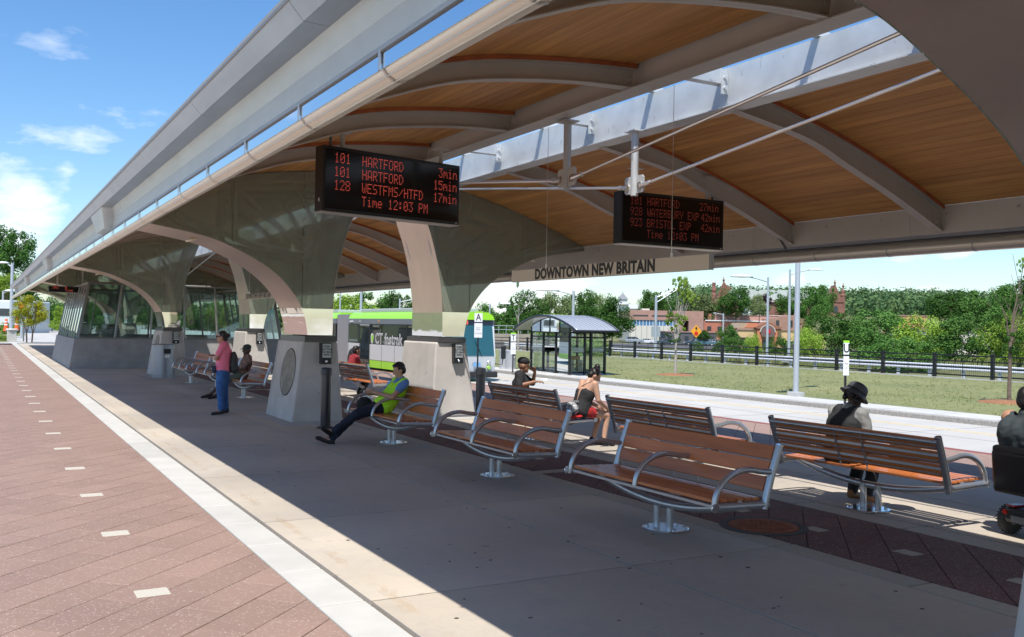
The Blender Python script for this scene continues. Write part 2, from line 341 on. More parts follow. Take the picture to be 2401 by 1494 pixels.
# left red paving and its white squares
diag_field(-1.6, 1.94, 3.0, YB, plat, REDP, (.9, 3, 240))
sq = MB(); slab_mb(sq, rect(-.11, .11, -.09, .09), .003, .02); sqm = sq.mesh('white_square', mat('pale_square', (.5, .46, .38), .8, nscale=30, var=.06))
for k in range(-1, 30): link(sqm, 'white_square', plat, (1.05, 6.74+2.0*k, 0))
wb = MB(); slab_mb(wb, rect(0, .32, 0, .904), 0, .04, .006); wbm = wb.mesh('white_block', WHITEP)
for k in range(-5, 76): link(wbm, 'white_block', plat, (1.95, 6.89-.01+.92*k, 0))
def cslab(x0, x1, mt=CONC, name='concrete_slab', dy=2.745, y00=5.91, g=.011, top=0):
    k = -7
    while y00+k*dy < YB:
        m_ = MB(); slab_mb(m_, rect(x0+g, x1-g, y00+k*dy+g, y00+(k+1)*dy-g), top, .06, .002); m_.build(name, mt, plat); k += 1
cslab(2.3, 4.47); cslab(4.47, 5.94); cslab(7.96, 9.43); cslab(9.43, 11.6)
cslab(5.94, 6.2, TAN, 'border_stone', 1.372); cslab(7.62, 7.94, TAN, 'border_stone', 1.372); cslab(11.62, 11.95, WHITEP, 'white_block', .92)
diag_field(6.21, 7.61, 1.5, 10.12, plat, BRNP, (6.9, 4, 170), l=.45); diag_field(6.21, 7.61, 10.34, 25.6, plat, BRNP, (6.9, 10, 60), l=.45); diag_field(6.21, 7.61, 25.9, 60, plat, BRNP, (6.9, 26, 0))
m_ = MB(); slab_mb(m_, rect(6.21, 7.61, 10.13, 10.33)); m_.build('cross_stone', TAN, plat)
m_ = MB(); slab_mb(m_, rect(6.21, 7.61, 25.62, 25.88)); m_.build('cross_stone', TAN, plat)
sq2 = MB(); slab_mb(sq2, rect(-.075, .075, -.1, .1), .003, .02); sq2m = sq2.mesh('tan_square', TAN)
for k in range(-3, 30):
    y = 6.25+1.01*k
    if abs(y-10.2) > .2: link(sq2m, 'tan_square', plat, (6.85, y, 0))
diag_field(11.96, 15.9, 3.0, 60, plat, REDP, (13, 8, 70))
for k in range(26):
    m_ = MB(); slab_mb(m_, rect(15.91, 16.27, 1.5+k*2.3, 3.79+k*2.3), .0, .3); m_.build('edge_stone', mat('dark_red_edge', (.24, .07, .055), .8, nscale=8, var=.15), plat)
# manhole
mh = thing('manhole_cover', 'round rusty iron manhole cover set in the dark brown pavers', 'manhole cover', (6.48, 6.55, 0))
RUST = mat('rusty_iron', (.26, .085, .03), .8, nscale=14, var=.35, bump=.5)
MB().lathe([(.41, 0), (.41, .009), (.34, .009), (.34, .004)], 36).build('frame', mat('iron_frame', (.06, .055, .05), .7), mh)
c = MB().lathe([(.325, 0), (.325, .012), (.31, .014)], 36)
for i in range(-4, 5):
    for j in range(-4, 5):
        if i*i+j*j < 17: c.box(i*.066-.02, i*.066+.02, j*.066-.02, j*.066+.02, .014, .018)
c.build('cover', RUST, mh)
# gum spots / small debris on slabs
gm = MB()
for k in range(80):
    x, y, r = random.uniform(2.6, 5.8), random.uniform(4, 16), random.uniform(.006, .02)
    gm.lathe([(r, 0.0), (r*.8, .002)], 7, Matrix.Translation((x, y, .0005)) @ Matrix.Diagonal((1, random.uniform(.5, 1.4), 1, 1)))
tag(stuff(gm.build('gum_spots', mat('old_gum', (.05, .045, .04), .8))), 'small dark gum spots trodden into the concrete slabs', 'gum spots')
# road right
rd = MB(); rd.sheet([[(16.2, y, -.5), (22.6, y, -.5)] for y in (-30, 80)]); road = struct(rd.build('road', ROADC))
jl = MB()
for k in range(24): jl.box(16.3, 22.58, 1+k*4.6, 1.02+k*4.6, -.5, -.497)
jl.box(19.5, 19.52, -20, 80, -.5, -.4965)
jl.build('saw_cuts', mat('cut_line', (.2, .19, .17), .9), road)
yl = MB(); yl.box(20.6, 20.72, -20, 80, -.5, -.496); yl.box(20.85, 20.97, -20, 80, -.5, -.496); yl.build('worn_yellow_line', mat('worn_yellow', (.58, .47, .28), .85, nscale=3, var=.1), road)
sd = MB(); sd.sheet([[(22.9, y, -.375), (24.4, y, -.37)] for y in (-30, 80)]); swk = struct(sd.build('sidewalk', WALK))
for k in range(40):
    m_ = MB().box(22.6, 22.895, -12+k*2.2, -12+k*2.2+2.19, -.7, -.36+random.uniform(-.004, .004)); m_.build('kerb_stone', GRAN, swk, bevel=.02)
for k in range(50): MB().box(22.9, 24.4, -12+k*1.8, -11.988+k*1.8, -.38, -.3715).build('joint', MC['cut_line'], swk)
# ---------------------------------------------------------------- lawn and terrain
def sm(x, a, b):
    t = max(0, min(1, (x-a)/(b-a))); return t*t*(3-2*t)
def terr(x, y):
    d = x*FW.x+y*FW.y; l = x*RT.x+y*RT.y; az_ = l/max(d, 1)
    z = -.56-2.4*sm(d, 62, 230)*sm(az_, -.15, .02)
    if 22.5 < x < 60 and d < 75: z = max(z, -.39)
    h = sm(az_, .02, .2)
    z += h*12*sm(d, 330, 430)+h*20*sm(d, 500, 850)
    z += (1-h)*6*sm(d, 260, 600)
    return z
g = []
ds = [-60, -20, 0, 10, 20, 30, 40, 46, 52, 58, 64, 75, 90, 120, 150, 190, 230, 270, 310, 330, 350, 370, 390, 410, 430, 470, 520, 600, 700, 850, 1100, 1600, 2600, 5000]
for d in ds:
    row = []
    for k in range(-24, 25):
        l = k/24*(60+abs(d)*1.3); p = FW*0+Vector((RT.x*l+sa*d, RT.y*l+ca*d, 0)); z = terr(p.x, p.y)
        if p.x > 22 and p.x < 60 and d < 75: z = -.7
        row.append((p.x, p.y, z))
    g.append(row)
FARG = mat('far_ground', (.1, .125, .045), .95, nscale=.06, col2=(.2, .19, .08), detail=10)
struct(MB().sheet(g).build('ground', FARG, smooth=True))
GRS = mat('lawn_soil', (.15, .17, .06), .95, nscale=.25, col2=(.23, .225, .09), bump=.6, bscale=40, detail=10)
lw = MB().sheet([[(x, y, -.375-.01*math.sin(x*.7+y*.3)) for x in (24.42, 27, 30, 33, 36, 39, 42.6)] for y in range(2, 92, 3)])
lawn = struct(lw.build('lawn', GRS, smooth=True))
# grass blades
gb = MB(); rg = random.Random(3)
for k in range(15000):
    x = rg.uniform(24.45, 42.4); y = rg.uniform(8, 66); d = x*FW.x+y*FW.y
    if abs((x*RT.x+y*RT.y)/d) > .62: continue
    if rg.random() > min(1, (32/d)**2): continue
    for q in range(3):
        px, py = x+rg.uniform(-.06, .06), y+rg.uniform(-.06, .06); a = rg.uniform(0, 6.3); w_ = .009*(1+d/50); h_ = rg.uniform(.02, .055)
        cxx, sxx = math.cos(a)*w_, math.sin(a)*w_
        gb.add([(px-cxx, py-sxx, -.38), (px+cxx, py+sxx, -.38), (px+rg.uniform(-.04, .04), py+rg.uniform(-.04, .04), -.375+h_)], [(0, 1, 2)])
GBL = mat('grass_blade', (.16, .19, .055), .7, nscale=.25, col2=(.27, .28, .10), detail=9)
tag(stuff(gb.build('grass', GBL)), 'short sun-dried grass of the lawn beyond the bus road', 'grass')
# strip kerb under fence
struct(MB().box(42.6, 42.9, 4, 92, -.6, -.33).build('fence_kerb', WALK))
# ================================================================ CANOPY
CXC = 6.95
LC = [(1.95, 3.56), (2.4, 3.83), (2.8, 4.04), (3.3, 4.27), (4.04, 4.5), (4.68, 4.62), (5.5, 4.71), (6.22, 4.76)]
RC = [(7.68, 4.75), (8.11, 4.68), (9.0, 4.48), (9.92, 4.22), (10.9, 3.87), (11.5, 3.62)]
LLOW = [(1.98, 3.28), (2.42, 3.56), (2.9, 3.82), (3.29, 3.99), (4.0, 4.24), (4.69, 4.37), (5.5, 4.46), (6.19, 4.49)]
RLOW = [(7.71, 4.44), (8.9, 4.24), (9.61, 3.99), (10.5, 3.67), (11.48, 3.26)]
can = thing('bus_station_canopy', 'long arched timber and steel canopy roof over the platform benches', 'canopy', (0, 0, 0))
Y0, Y1 = -13.0, 69.5
# ceiling boards: one object per board in the spans near the camera
def boards(prof, tag_):
    n = 28; pts = resample(prof, n)
    spans = [(-13, 2.3, True), (2.3, 17.9, True), (17.9, 33.5, True), (33.5, 49.1, True), (49.1, 69.4, True)]
    for (a, b, each) in spans:
        if b < 0: continue
        for i in range(n):
            (x0, z0), (x1, z1) = pts[i], pts[i+1]; dx, dz = x1-x0, z1-z0; l = math.hypot(dx, dz); nx, nz = -dz/l, dx/l
            if nz < 0: nx, nz = -nx, -nz
            g_ = .004; ux, uz = dx/l*g_, dz/l*g_; j = random.uniform(0, .002)
            q = [(x0+ux-nx*j, z0+uz-nz*j), (x1-ux-nx*j, z1-uz-nz*j), (x1-ux+nx*.02, z1-uz+nz*.02), (x0+ux+nx*.02, z0+uz+nz*.02)]
            MB().prism(q, b-a-.006, 'y', a+.003).build('ceiling_board', CEIL, can)
boards(LC, 'l'); boards(RC, 'r')
ROOFM = mat('roof_sheet', (.3, .3, .3), .5)
for prof in (LC, RC):
    p = resample(prof, 20); MB().prism([(x, z+.03) for x, z in p]+[(x, z+.16) for x, z in reversed(p)], Y1-Y0, 'y', Y0).build('roof_deck', ROOFM, can)
# ribs
def curved(low, top, n, y, w, name_mb=None):
    mb = name_mb or MB(); a = resample(low, n); b = resample(top, n)
    mb.prism(a+b[::-1], .014, 'y', y-.007)
    mb.prism([(x, z) for x, z in a]+[(x, z+.014) for x, z in a[::-1]], w, 'y', y-w/2)
    mb.prism([(x, z-.014) for x, z in b]+[(x, z) for x, z in b[::-1]], w, 'y', y-w/2)
    return mb
LT = [(x, z-.05) for x, z in LC]; RTT = [(x, z-.05) for x, z in RC]
ribys = [y+15.6*k for k in range(-1, 5) for y in (5.6, 8.37, 11.11, 13.85)]
ribys = [y for y in ribys if -3 < y < 68.5]
ribL = curved(LLOW, LT, 22, 0, .13).mesh('rib', ALU); ribR = curved(RLOW, RTT, 22, 0, .13).mesh('rib', ALU)
def nailer(prof):
    p = resample(prof, 22); return MB().prism([(x, z-.048) for x, z in p]+[(x, z-.004) for x, z in reversed(p)], .16, 'y', -.08).mesh('nailer', NAIL)
nL, nR = nailer(LC), nailer(RC)
def bolts(mb, x, z0, dz, n, nx, y=0, r=.017):
    for k in range(n): mb.tube([(x, y, z0+k*dz), (x+nx*.022, y, z0+k*dz)], r, 6)
cleat = MB()
for sx in (-1, 1):
    cleat.box(6.1, 6.18, sx*.012-.006, sx*.012+.006, 4.5, 4.68)
    for zz_ in (4.54, 4.62): cleat.tube([(6.14, sx*.018, zz_), (6.14, sx*.034, zz_)], .018, 6)
cleat = cleat.mesh('bolt_plate', ALU)
cl2 = MB()
for sx in (-1, 1):
    cl2.box(11.36, 11.46, sx*.012-.006, sx*.012+.006, 3.3, 3.5)
    for zz_ in (3.35, 3.44): cl2.tube([(11.41, sx*.018, zz_), (11.41, sx*.034, zz_)], .018, 6)
cl2 = cl2.mesh('bolt_plate', ALU)
for y in ribys:
    for me, nn, cc in ((ribL, nL, cleat), (ribR, nR, cl2)):
        o = link(me, 'rib', can, (0, y, 0)); link(nn, 'nailer', o); link(cc, 'bolt_plate', o)
# slot beams
def ibeam(x, z0, z1, w, mt, yb0=Y0, yb1=Y1, wx=0):
    MB().box(x+wx-.007, x+wx+.007, yb0, yb1, z0+.014, z1-.014).box(x-w/2, x+w/2, yb0, yb1, z0, z0+.014).box(x-w/2, x+w/2, yb0, yb1, z1-.014, z1).build('slot_beam', mt, can)
ibeam(6.26, 4.47, 4.92, .26, ALU); MB().box(7.545, 7.557, Y0, Y1, 4.464, 4.92).box(7.50, 7.78, Y0, Y1, 4.45, 4.464).box(7.557, 7.78, Y0, Y1, 4.906, 4.92).build('slot_beam', GALV, can)
st = MB().box(6.28, 7.54, -.06, .06, 4.72, 4.9)
st = st.mesh('strut', GALV); pl = MB().box(7.44, 7.54, -.075, -.061, 4.6, 4.86)
for zz_ in (4.67, 4.79): pl.tube([(7.49, -.075, zz_), (7.49, -.1, zz_)], .024, 8)
plm = pl.mesh('bolt_plate', GALV); gbar = MB().box(6.2, 7.7, -.045, .045, 4.93, 4.99).mesh('glazing_bar', GALV)
for y in ribys:
    o = link(st, 'strut', can, (0, y, 0)); link(plm, 'bolt_plate', o); link(gbar, 'glazing_bar', can, (0, y+1.37, 0))
# eave beams
EV = MB(); EVR = MB()
left = [(1.59, 3.86), (1.71, 3.725), (1.88, 3.72), (1.95, 3.515), (1.93, 3.42), (1.84, 3.27)]
def strip(mb, p, th, y0, y1):
    for (a, b), (c, d) in zip(p, p[1:]):
        dx, dz = c-a, d-b; l = math.hypot(dx, dz); nx, nz = -dz/l*th, dx/l*th
        mb.prism([(a, b), (c, d), (c+nx, d+nz), (a+nx, b+nz)], y1-y0, 'y', y0)
k = 0; y = Y0
while y < Y1-.1:
    e = min(y+3.12, Y1); m_ = MB(); strip(m_, left[:3], .004, y+.003, e-.003); m_.build('fascia', FASM, can)
    m_ = MB(); strip(m_, left[2:], .006, y, e); m_.build('eave_beam', FASC, can)
    m_ = MB(); strip(m_, [(11.5, 3.62), (11.5, 3.24), (11.62, 3.24), (11.62, 3.3), (12.05, 3.3), (12.25, 3.62), (12.25, 3.72)][:2], .02, y+.002, e-.002)
    for kk in range(3):
        yy_ = y+.5+kk*1.03
        m_.tube([(11.5, yy_, 3.5), (11.475, yy_, 3.5)], .018, 6)
    m_.build('eave_beam', ALU, can); y += 3.12
strip(EVR, [(11.52, 3.24), (11.75, 3.24), (11.78, 3.2), (12.1, 3.2), (12.2, 3.42), (12.3, 3.62), (12.3, 3.74)], .008, Y0, Y1); EVR.build('outer_fascia', FASC, can)
MB().prism([(1.95, 3.24), (1.95, 3.6), (1.93, 3.6), (1.93, 3.24)], Y1-Y0, 'y', Y0).build('inner_eave_beam', ALU, can)
MB().prism([(1.6, 3.83), (1.97, 3.83), (2.42, 3.98), (2.42, 4.0), (1.6, 3.86)], Y1-Y0, 'y', Y0).build('roof_edge', ROOFM, can)
MB().prism([(11.5, 3.64), (12.32, 3.76), (12.32, 3.8), (11.5, 3.72)], Y1-Y0, 'y', Y0).build('roof_edge', ROOFM, can)
MB().prism([(1.85, 3.27), (1.95, 3.26), (1.95, 3.24), (1.85, 3.25)], Y1-Y0, 'y', Y0).build('eave_soffit', FASC, can)
def blockm():
    return MB().add([(1.72, -.9, 3.72), (1.72, .9, 3.72), (1.94, .9, 3.72), (1.94, -.9, 3.72), (1.8, -.62, 3.4), (1.8, .62, 3.4), (1.93, .62, 3.38), (1.93, -.62, 3.38)], [(0, 1, 2, 3), (4, 7, 6, 5), (0, 4, 5, 1), (1, 5, 6, 2), (2, 6, 7, 3), (3, 7, 4, 0)]).mesh('bearing_block', FASC)
bk = blockm()
for y in (2.2, 17.9, 33.5, 49.1, 64.7): link(bk, 'bearing_block', can, (0, y, 0))
# gutters with straps
def gutter(x, z, r, ys):
    n = 24; mb = MB(); mb.tube([(x, Y0, z), (x, Y1, z)], r, n); gt = mb.build('gutter', PIPE, can, smooth=True)
    s_ = MB()
    for k_ in range(14):
        a0 = PI*.5+PI*1.45*k_/13*(1 if x < 5 else -1); a1 = PI*.5+PI*1.45*(k_+1)/13*(1 if x < 5 else -1)
        s_.add([(x+(r+.006)*math.cos(a0), -.011, z+(r+.006)*math.sin(a0)), (x+(r+.006)*math.cos(a1), -.011, z+(r+.006)*math.sin(a1)), (x+(r+.006)*math.cos(a1), .011, z+(r+.006)*math.sin(a1)), (x+(r+.006)*math.cos(a0), .011, z+(r+.006)*math.sin(a0))], [(0, 1, 2, 3)])
    sx_ = -1 if x < 5 else 1
    s_.box(x+sx_*(r+.012)-.003, x+sx_*(r+.012)+.003, -.011, .011, z-.055, z+.045)
    sm_ = s_.mesh('strap', mat('strap_steel', (.5, .47, .44), .35, .8))
    for y_ in ys: link(sm_, 'strap', gt, (0, y_, 0))
gutter(1.8, 3.16, .095, [4.37+1.36*k for k in range(-5, 48)]); gutter(11.92, 3.1, .1, [8.1+1.4*k for k in range(-8, 43)])
MB().tube([(11.7, Y0, 3.19), (11.7, Y1, 3.19)], .02, 8).build('conduit', mat('dark_conduit', (.09, .085, .08), .5), can)
MB().box(1.703, 1.709, Y0, Y1, 3.112, 3.192).build('polished_strip', mat('mirror_strip', (.85, .86, .88), .06, 1), can)
for a_ in (-1.75, -2.25): MB().tube([(1.8+.097*math.cos(a_), Y0, 3.16+.097*math.sin(a_)), (1.8+.097*math.cos(a_), Y1, 3.16+.097*math.sin(a_))], .004, 5).build('gutter_ridge', PIPE, can)
MB().tube([(1.7, Y0, 3.198), (1.7, Y1, 3.198)], .008, 6).build('drip_rod', MC['dark_conduit'], can)
# king posts and tie rods
def clevis(mb, p, d, s=1):
    d = Vector(d).normalized(); p = Vector(p)
    mb.tube([p, p+d*.05, p+d*.11, p+d*.16], .042*s, 8, r2=.022*s); mb.tube([p+d*.16, p+d*.2], .032*s, 8)
    mb.tube([p+Vector((-.03, 0, 0)), p+Vector((.03, 0, 0))], .05*s, 12)
for k in range(-1, 4):
    yc_ = 9.98+15.6*k
    for x in (6.41, 7.47):
        kp = MB().tube([(x, yc_, 3.6), (x, yc_, 4.46)], .05, 14).box(x-.1, x+.1, yc_-.12, yc_+.12, 4.44, 4.456).build('king_post', ALU if x < 7 else GALV, can, smooth=True)
        MB().prism([(yc_-.2, 3.66), (yc_-.17, 3.63), (yc_+.17, 3.63), (yc_+.2, 3.66), (yc_+.2, 3.83), (yc_+.17, 3.86), (yc_-.17, 3.86), (yc_-.2, 3.83)], .024, 'x', x-.012).build('gusset_plate', ALU if x < 7 else GALV, kp)
        for s_ in (-1, 1):
            a = Vector((x, yc_+s_*.14, 3.72)); b = Vector((x, yc_+s_*6.2, 4.42)); d = (b-a)
            cm = MB(); clevis(cm, a, d); cm.build('clevis', ROD, kp, smooth=True)
            MB().tube([a+d*.03, b], .02, 8).build('tie_rod', ROD, kp, smooth=True)
# ================================================================ FRAMES (arched column pairs)
OUT = [(5.32, 1.62), (5.3, 1.75), (5.25, 1.98), (5.13, 2.26), (4.84, 2.62), (4.46, 2.91), (3.94, 3.17), (3.44, 3.35), (2.44, 3.52), (2.0, 3.56)]
INN = [(5.80, 1.62), (5.81, 2.1), (5.83, 2.45), (5.91, 2.97), (6.03, 3.46), (6.18, 3.9), (6.38, 4.44)]
outp = resample(OUT, 40); innp = resample(INN, 24)
def mir(p): return [(2*CXC-x, z) for x, z in p]
lowpts = outp[::-1]
def zlow(x):
    if x <= 5.3: return interp(sorted(outp), x)
    if x < 5.81: return 2.12
    return interp(innp, x)
def panels_front(side, y, parent):
    seams = [2.0, 3.9, 5.2, 6.36]
    for a, b in zip(seams, seams[1:]):
        xs = [a+.006+(b-a-.012)*i/14 for i in range(15)]
        lo = [(x, max(2.12, zlow(x))) for x in xs]
        if side < 0: hi = [(x, interp(LC, x)-.012) for x in xs]
        else: hi = [(x, interp(RC, 2*CXC-x)-.012) for x in xs]
        hi = [(x, max(h, l+.01)) for (x, h), (_, l) in zip(hi, lo)]
        poly = lo+hi[::-1]
        if side > 0: poly = mir(poly)
        MB().prism(poly, .012, 'y', y).build('glass_panel', GLS, parent)
        ed = lo if side < 0 else mir(lo)
def clad(path, y0, y1, parent, nseg, name, side, flip):
    # curved sheet split into panels along the path; mirror-polished below z 2.12
    idx = [0]; n = len(path)-1
    cut = next(i for i, p in enumerate(path) if p[1] > 2.1); idx.append(cut); rem = n-cut
    for k in range(1, nseg+1): idx.append(cut+int(rem*k/nseg))
    for k in range(len(idx)-1):
        seg = path[idx[k]:idx[k+1]+1]
        if side > 0: seg = mir(seg)
        rows = []
        mb = MB(); th = .012
        for (a, b), (c, d) in zip(seg, seg[1:]):
            dx, dz = c-a, d-b; l = math.hypot(dx, dz) or 1; nx, nz = -dz/l*th*flip, dx/l*th*flip
            if side > 0: nx, nz = -nx, -nz
        off = []
        for i, (x, z) in enumerate(seg):
            p0 = seg[max(i-1, 0)]; p1 = seg[min(i+1, len(seg)-1)]; dx, dz = p1[0]-p0[0], p1[1]-p0[1]; l = math.hypot(dx, dz) or 1
            s_ = flip*(1 if side < 0 else -1); off.append((x-dz/l*th*s_, z+dx/l*th*s_))
        e0 = .004
        mb.prism(seg+off[::-1], y1-y0, 'y', y0)
        mb.build('mirror_panel' if k == 0 else name, POL if k == 0 else SATIN, parent, smooth=True)
PEDB, PEDT = (5.03, 6.03), (5.24, 5.92)
def pedestal(side, yn, parent):
    xs = lambda x: x if side < 0 else 2*CXC-x
    mb = MB(); b = [(xs(PEDB[0]), yn-.03), (xs(PEDB[1]), yn-.03), (xs(PEDB[1]), yn+1.8), (xs(PEDB[0]), yn+1.8)]; t = [(xs(PEDT[0]), yn+.06), (xs(PEDT[1]), yn+.06), (xs(PEDT[1]), yn+1.72), (xs(PEDT[0]), yn+1.72)]
    zb = zg(xs(5.5))-.03
    mb.add([(x, y, zb) for x, y in b]+[(x, y, 1.5) for x, y in t], [(0, 1, 2, 3), (4, 7, 6, 5), (0, 4, 5, 1), (1, 5, 6, 2), (2, 6, 7, 3), (3, 7, 4, 0)])
    p = mb.build('pedestal', PED, parent, bevel=.03)
    q = MB().box(min(xs(5.27), xs(5.88)), max(xs(5.27), xs(5.88)), yn+.02, yn+1.64, 1.501, 1.6); q.build('cap_plate', mat('cap_dark', (.12, .11, .11), .4, .6), parent)
    # oval medallion on the outer face
    nx = -1 if side < 0 else 1; x0 = xs(5.03); x1 = xs(5.24); zc = .9; t_ = (zc-zb)/(1.5-zb); xc = x0+(x1-x0)*t_
    tilt = math.atan2(abs(x1-x0), 1.5); m = Matrix.Translation((xc, yn+.83, zc)) @ Matrix.Rotation(-nx*tilt if side < 0 else tilt*-1, 4, 'Y') @ Matrix.Rotation(nx*PI/2, 4, 'Y')
    m = Matrix.Translation((xc, yn+.68, zc)) @ Matrix.Rotation(nx*(PI/2-tilt), 4, 'Y')
    MB().lathe([(.46, -.02), (.46, .004), (.448, .012), (.44, .004)], 40, m).build('medallion_ring', mat('cap_dark', ()), parent, smooth=True)
    MB().lathe([(.438, -.02), (.438, .01), (.42, .014)], 40, m).build('medallion', mat('medallion_concrete', (.3, .27, .22), .8, nscale=6, var=.25, bump=.3), parent, smooth=True)
    MB().box(min(xs(4.75), xs(6.1)), max(xs(4.75), xs(6.1)), yn-.6, yn+2.2, zb, zg(xs(5.5))+.004).build('pad', mat('pad_concrete', (.42, .41, .38), .85, nscale=4, var=.1), parent)
    return p
def frame(yn, label, call=True):
    t = thing('arched_column_pair', label, 'columns', (0, 0, 0), 0, 'arched column pairs carrying the canopy')
    for side in (-1, 1):
        xs = lambda x: x if side < 0 else 2*CXC-x
        pedestal(side, yn, t)
        for y in (yn+.02, yn+1.53): panels_front(side, y, t)
        # mirror front/back faces 1.6..2.12
        lo = [p for p in outp if p[1] < 2.12]; inn_ = [p for p in innp if p[1] < 2.12]
        poly = lo+[(interp([(z, x) for x, z in sorted(outp, key=lambda q: q[1])], 2.115), 2.115)]+[(5.81, 2.115)]+inn_[::-1]
        if side > 0: poly = mir(poly)
        for y in (yn+.018, yn+1.535): MB().prism(poly, .012, 'y', y).build('mirror_panel', POL, t)
        clad(outp, yn+.03, yn+1.53, t, 4, 'soffit_panel', side, -1); clad(innp, yn+.03, yn+1.53, t, 4, 'soffit_panel', side, 1)
        # recessed light in the outer soffit
        xl, zl = xs(3.35), 3.345
        if yn > 5: MB().lathe([(.12, -.03), (.12, .0), (.1, .0)], 20, Matrix.Translation((xl, yn+.78, zl)) @ Matrix.Rotation(-.28*(1 if side < 0 else -1), 4, 'Y')).build('soffit_light', mat('lamp_lens', (.75, .68, .5), .4), t)
        # inner truss
        for y in (yn+.22, yn+1.34):
            A = (xs(5.55), 2.1); B = (xs(3.95), 4.3 if side < 0 else 4.02); C = (xs(6.2), 4.45); D = (xs(5.5), 3.05); E_ = (xs(4.35), 3.24); F_ = (xs(5.0), 4.5); G_ = (xs(4.0), 3.32)
            for p, q, r in ((A, C, .11), (A, D, .1), (D, B, .06), (D, E_, .06), (B, G_, .065), (E_, (xs(2.95), 3.74), .05), (F_, (xs(5.6), 3.6), .05), (B, C, .07)):
                MB().tube([(p[0], y, p[1]), (q[0], y, q[1])], r, 8).build('truss_member', mat('truss_paint', (.75, .74, .66), .6), t, smooth=True)
        if call:
            x = xs(5.66) if side < 0 else 8.43
            cb = MB().box(x-.1, x+.1, yn-.075, yn+.06, 1.08, 1.48).build('call_box', BLK, t, bevel=.008)
            MB().box(x-.075, x+.085, yn-.081, yn-.075, 1.2, 1.46).build('notice_plate', mat('notice_metal', (.55, .56, .55), .4, .5), cb)
            m = facing((x+.005, yn-.083, 1.33), (1, 0, 0), (0, 0, 1)); text('PUSH\nBUTTON\nTO HEAR\nINFO', 'lettering', .052, BLK, m, cb, .001, 1, .0012)
            MB().lathe([(.026, 0), (.026, .012), (.018, .02)], 14, Matrix.Translation((x, yn-.076, 1.13)) @ Matrix.Rotation(PI/2, 4, 'X')).build('push_button', PLATE, cb, smooth=True)
    return t
frame(1.4, 'nearest pair of arched columns, mostly outside the right edge, its dark soffit overhead', False)
frame(17.12, 'arched pair of glass and steel columns directly behind the bollards')
frame(32.7, 'arched column pair behind the standing woman, next to the grey bin')
frame(48.3, 'arched column pair rising inside the glazed waiting room', False)
frame(63.9, 'farthest arched column pair at the end of the canopy', False)
# scuff scratch on near-left pedestal
sc = MB()
for k in range(5): sc.box(5.16+k*.03, 5.24+k*.045, 17.079+k*.0, 17.083, .27+k*.008+random.uniform(0, .02), .276+k*.008+random.uniform(0, .02))
# ================================================================ displays
F57 = {'0': '3E5149453E', '1': '00427F4000', '2': '4261514946', '3': '2141454B31', '4': '1814127F10', '5': '2745454539', '7': '0171090503', '8': '3649494936', '9': '064949291E', ':': '0036360000', '/': '2010080402', 'A': '7E1111117E', 'B': '7F49494936', 'C': '3E41414122', 'D': '7F4141221C', 'E': '7F49494941', 'F': '7F09090901', 'H': '7F0808087F', 'I': '00417F4100', 'L': '7F40404040', 'M': '7F020C027F', 'O': '3E4141413E', 'P': '7F09090906', 'R': '7F09192946', 'S': '4649494931', 'T': '01017F0101', 'U': '3F4040403F', 'W': '3F4038403F', 'X': '6314081463', 'Y': '0708700807', 'e': '3854545418', 'i': '00447D4000', 'm': '7C04180478', 'n': '7C08040478'}
def led(name, label, c, dirx, w, h, dep, lines, pitch, hang, group=None, num=None, em=None, anchors=True):
    dirx = Vector(dirx).normalized(); rz = math.atan2(dirx.y, dirx.x); t = thing(name, label, 'display', c, rz, group)
    MB().box(-w/2, w/2, 0, dep, 0, h).build('housing', LEDB, t, bevel=.008)
    MB().box(-w/2+.03, w/2-.03, -.004, 0, .04, h-.04).build('screen', mat('led_screen', (.004, .004, .004), .12), t)
    MB().box(-w/2-.004, w/2+.004, -.006, dep+.004, -.012, -.001).build('bottom_trim', mat('trim_alu', (.55, .5, .45), .4, .6), t)
    cp_ = pitch/6; mb = MB(); s = cp_*.36; rowp = h*.83/len(lines)
    for r_, line in enumerate(lines):
        for ci, ch in line:
            for i_, c_ in enumerate(ch):
                if c_ == ' ': continue
                for col in range(5):
                    bits = int(F57[c_][2*col:2*col+2], 16)
                    for b in range(7):
                        if bits >> b & 1:
                            x = -w/2+.16+(ci+i_)*pitch+col*cp_; z = h*.9-r_*rowp-b*rowp*.77/7
                            mb.add([(x-s, -.0055, z-s), (x+s, -.0055, z-s), (x+s, -.0055, z+s), (x-s, -.0055, z+s)], [(0, 1, 2, 3)])
    mb.build('led_text', em or LEDR, t)
    if anchors:
        for x in (-w/2+.32, w/2-.25):
            MB().tube([(x, dep/2, h), (x, dep/2, h+hang)], .03, 10).box(x-.1, x+.1, dep/2-.07, dep/2+.07, h+hang, h+hang+.012).build('hanger', ALU, t, smooth=True)
    if num:
        text(num, 'side_number', .07, WHT, facing((-w/2-.002, dep*.45, .14), (0, -1, 0), (0, 0, 1)), t)
    MB().box(w/2-.07, w/2-.035, -.0065, -.004, .012, .03).build('maker_plate', PLATE, t)
    return t
l1 = [[(0, '101'), (5, 'HARTFORD'), (20, '3min')], [(0, '101'), (5, 'HARTFORD'), (19, '15min')], [(0, '128'), (5, 'WESTFMS/HTFD'), (19, '17min')], [(5, 'Time 12:03 PM')]]
l2 = [[(0, '101'), (4, 'HARTFORD'), (14.2, '27min')], [(0, '928'), (4, 'WATERBURY EXP'), (18, '')], [(0, '923'), (4, 'BRISTOL EXP')], [(4, 'Time 12:03 PM')]]
A_ = Vector((3.6, 11.1, 3.21)); B_ = Vector((5.66, 11.52, 3.23)); mid = (A_+B_)/2
led('departure_display', 'large black display in the middle of the photo showing 101 HARTFORD 3min', mid, B_-A_, (B_-A_).length, .81, .2, l1, .0795, .2, 'hanging LED departure displays', '4')
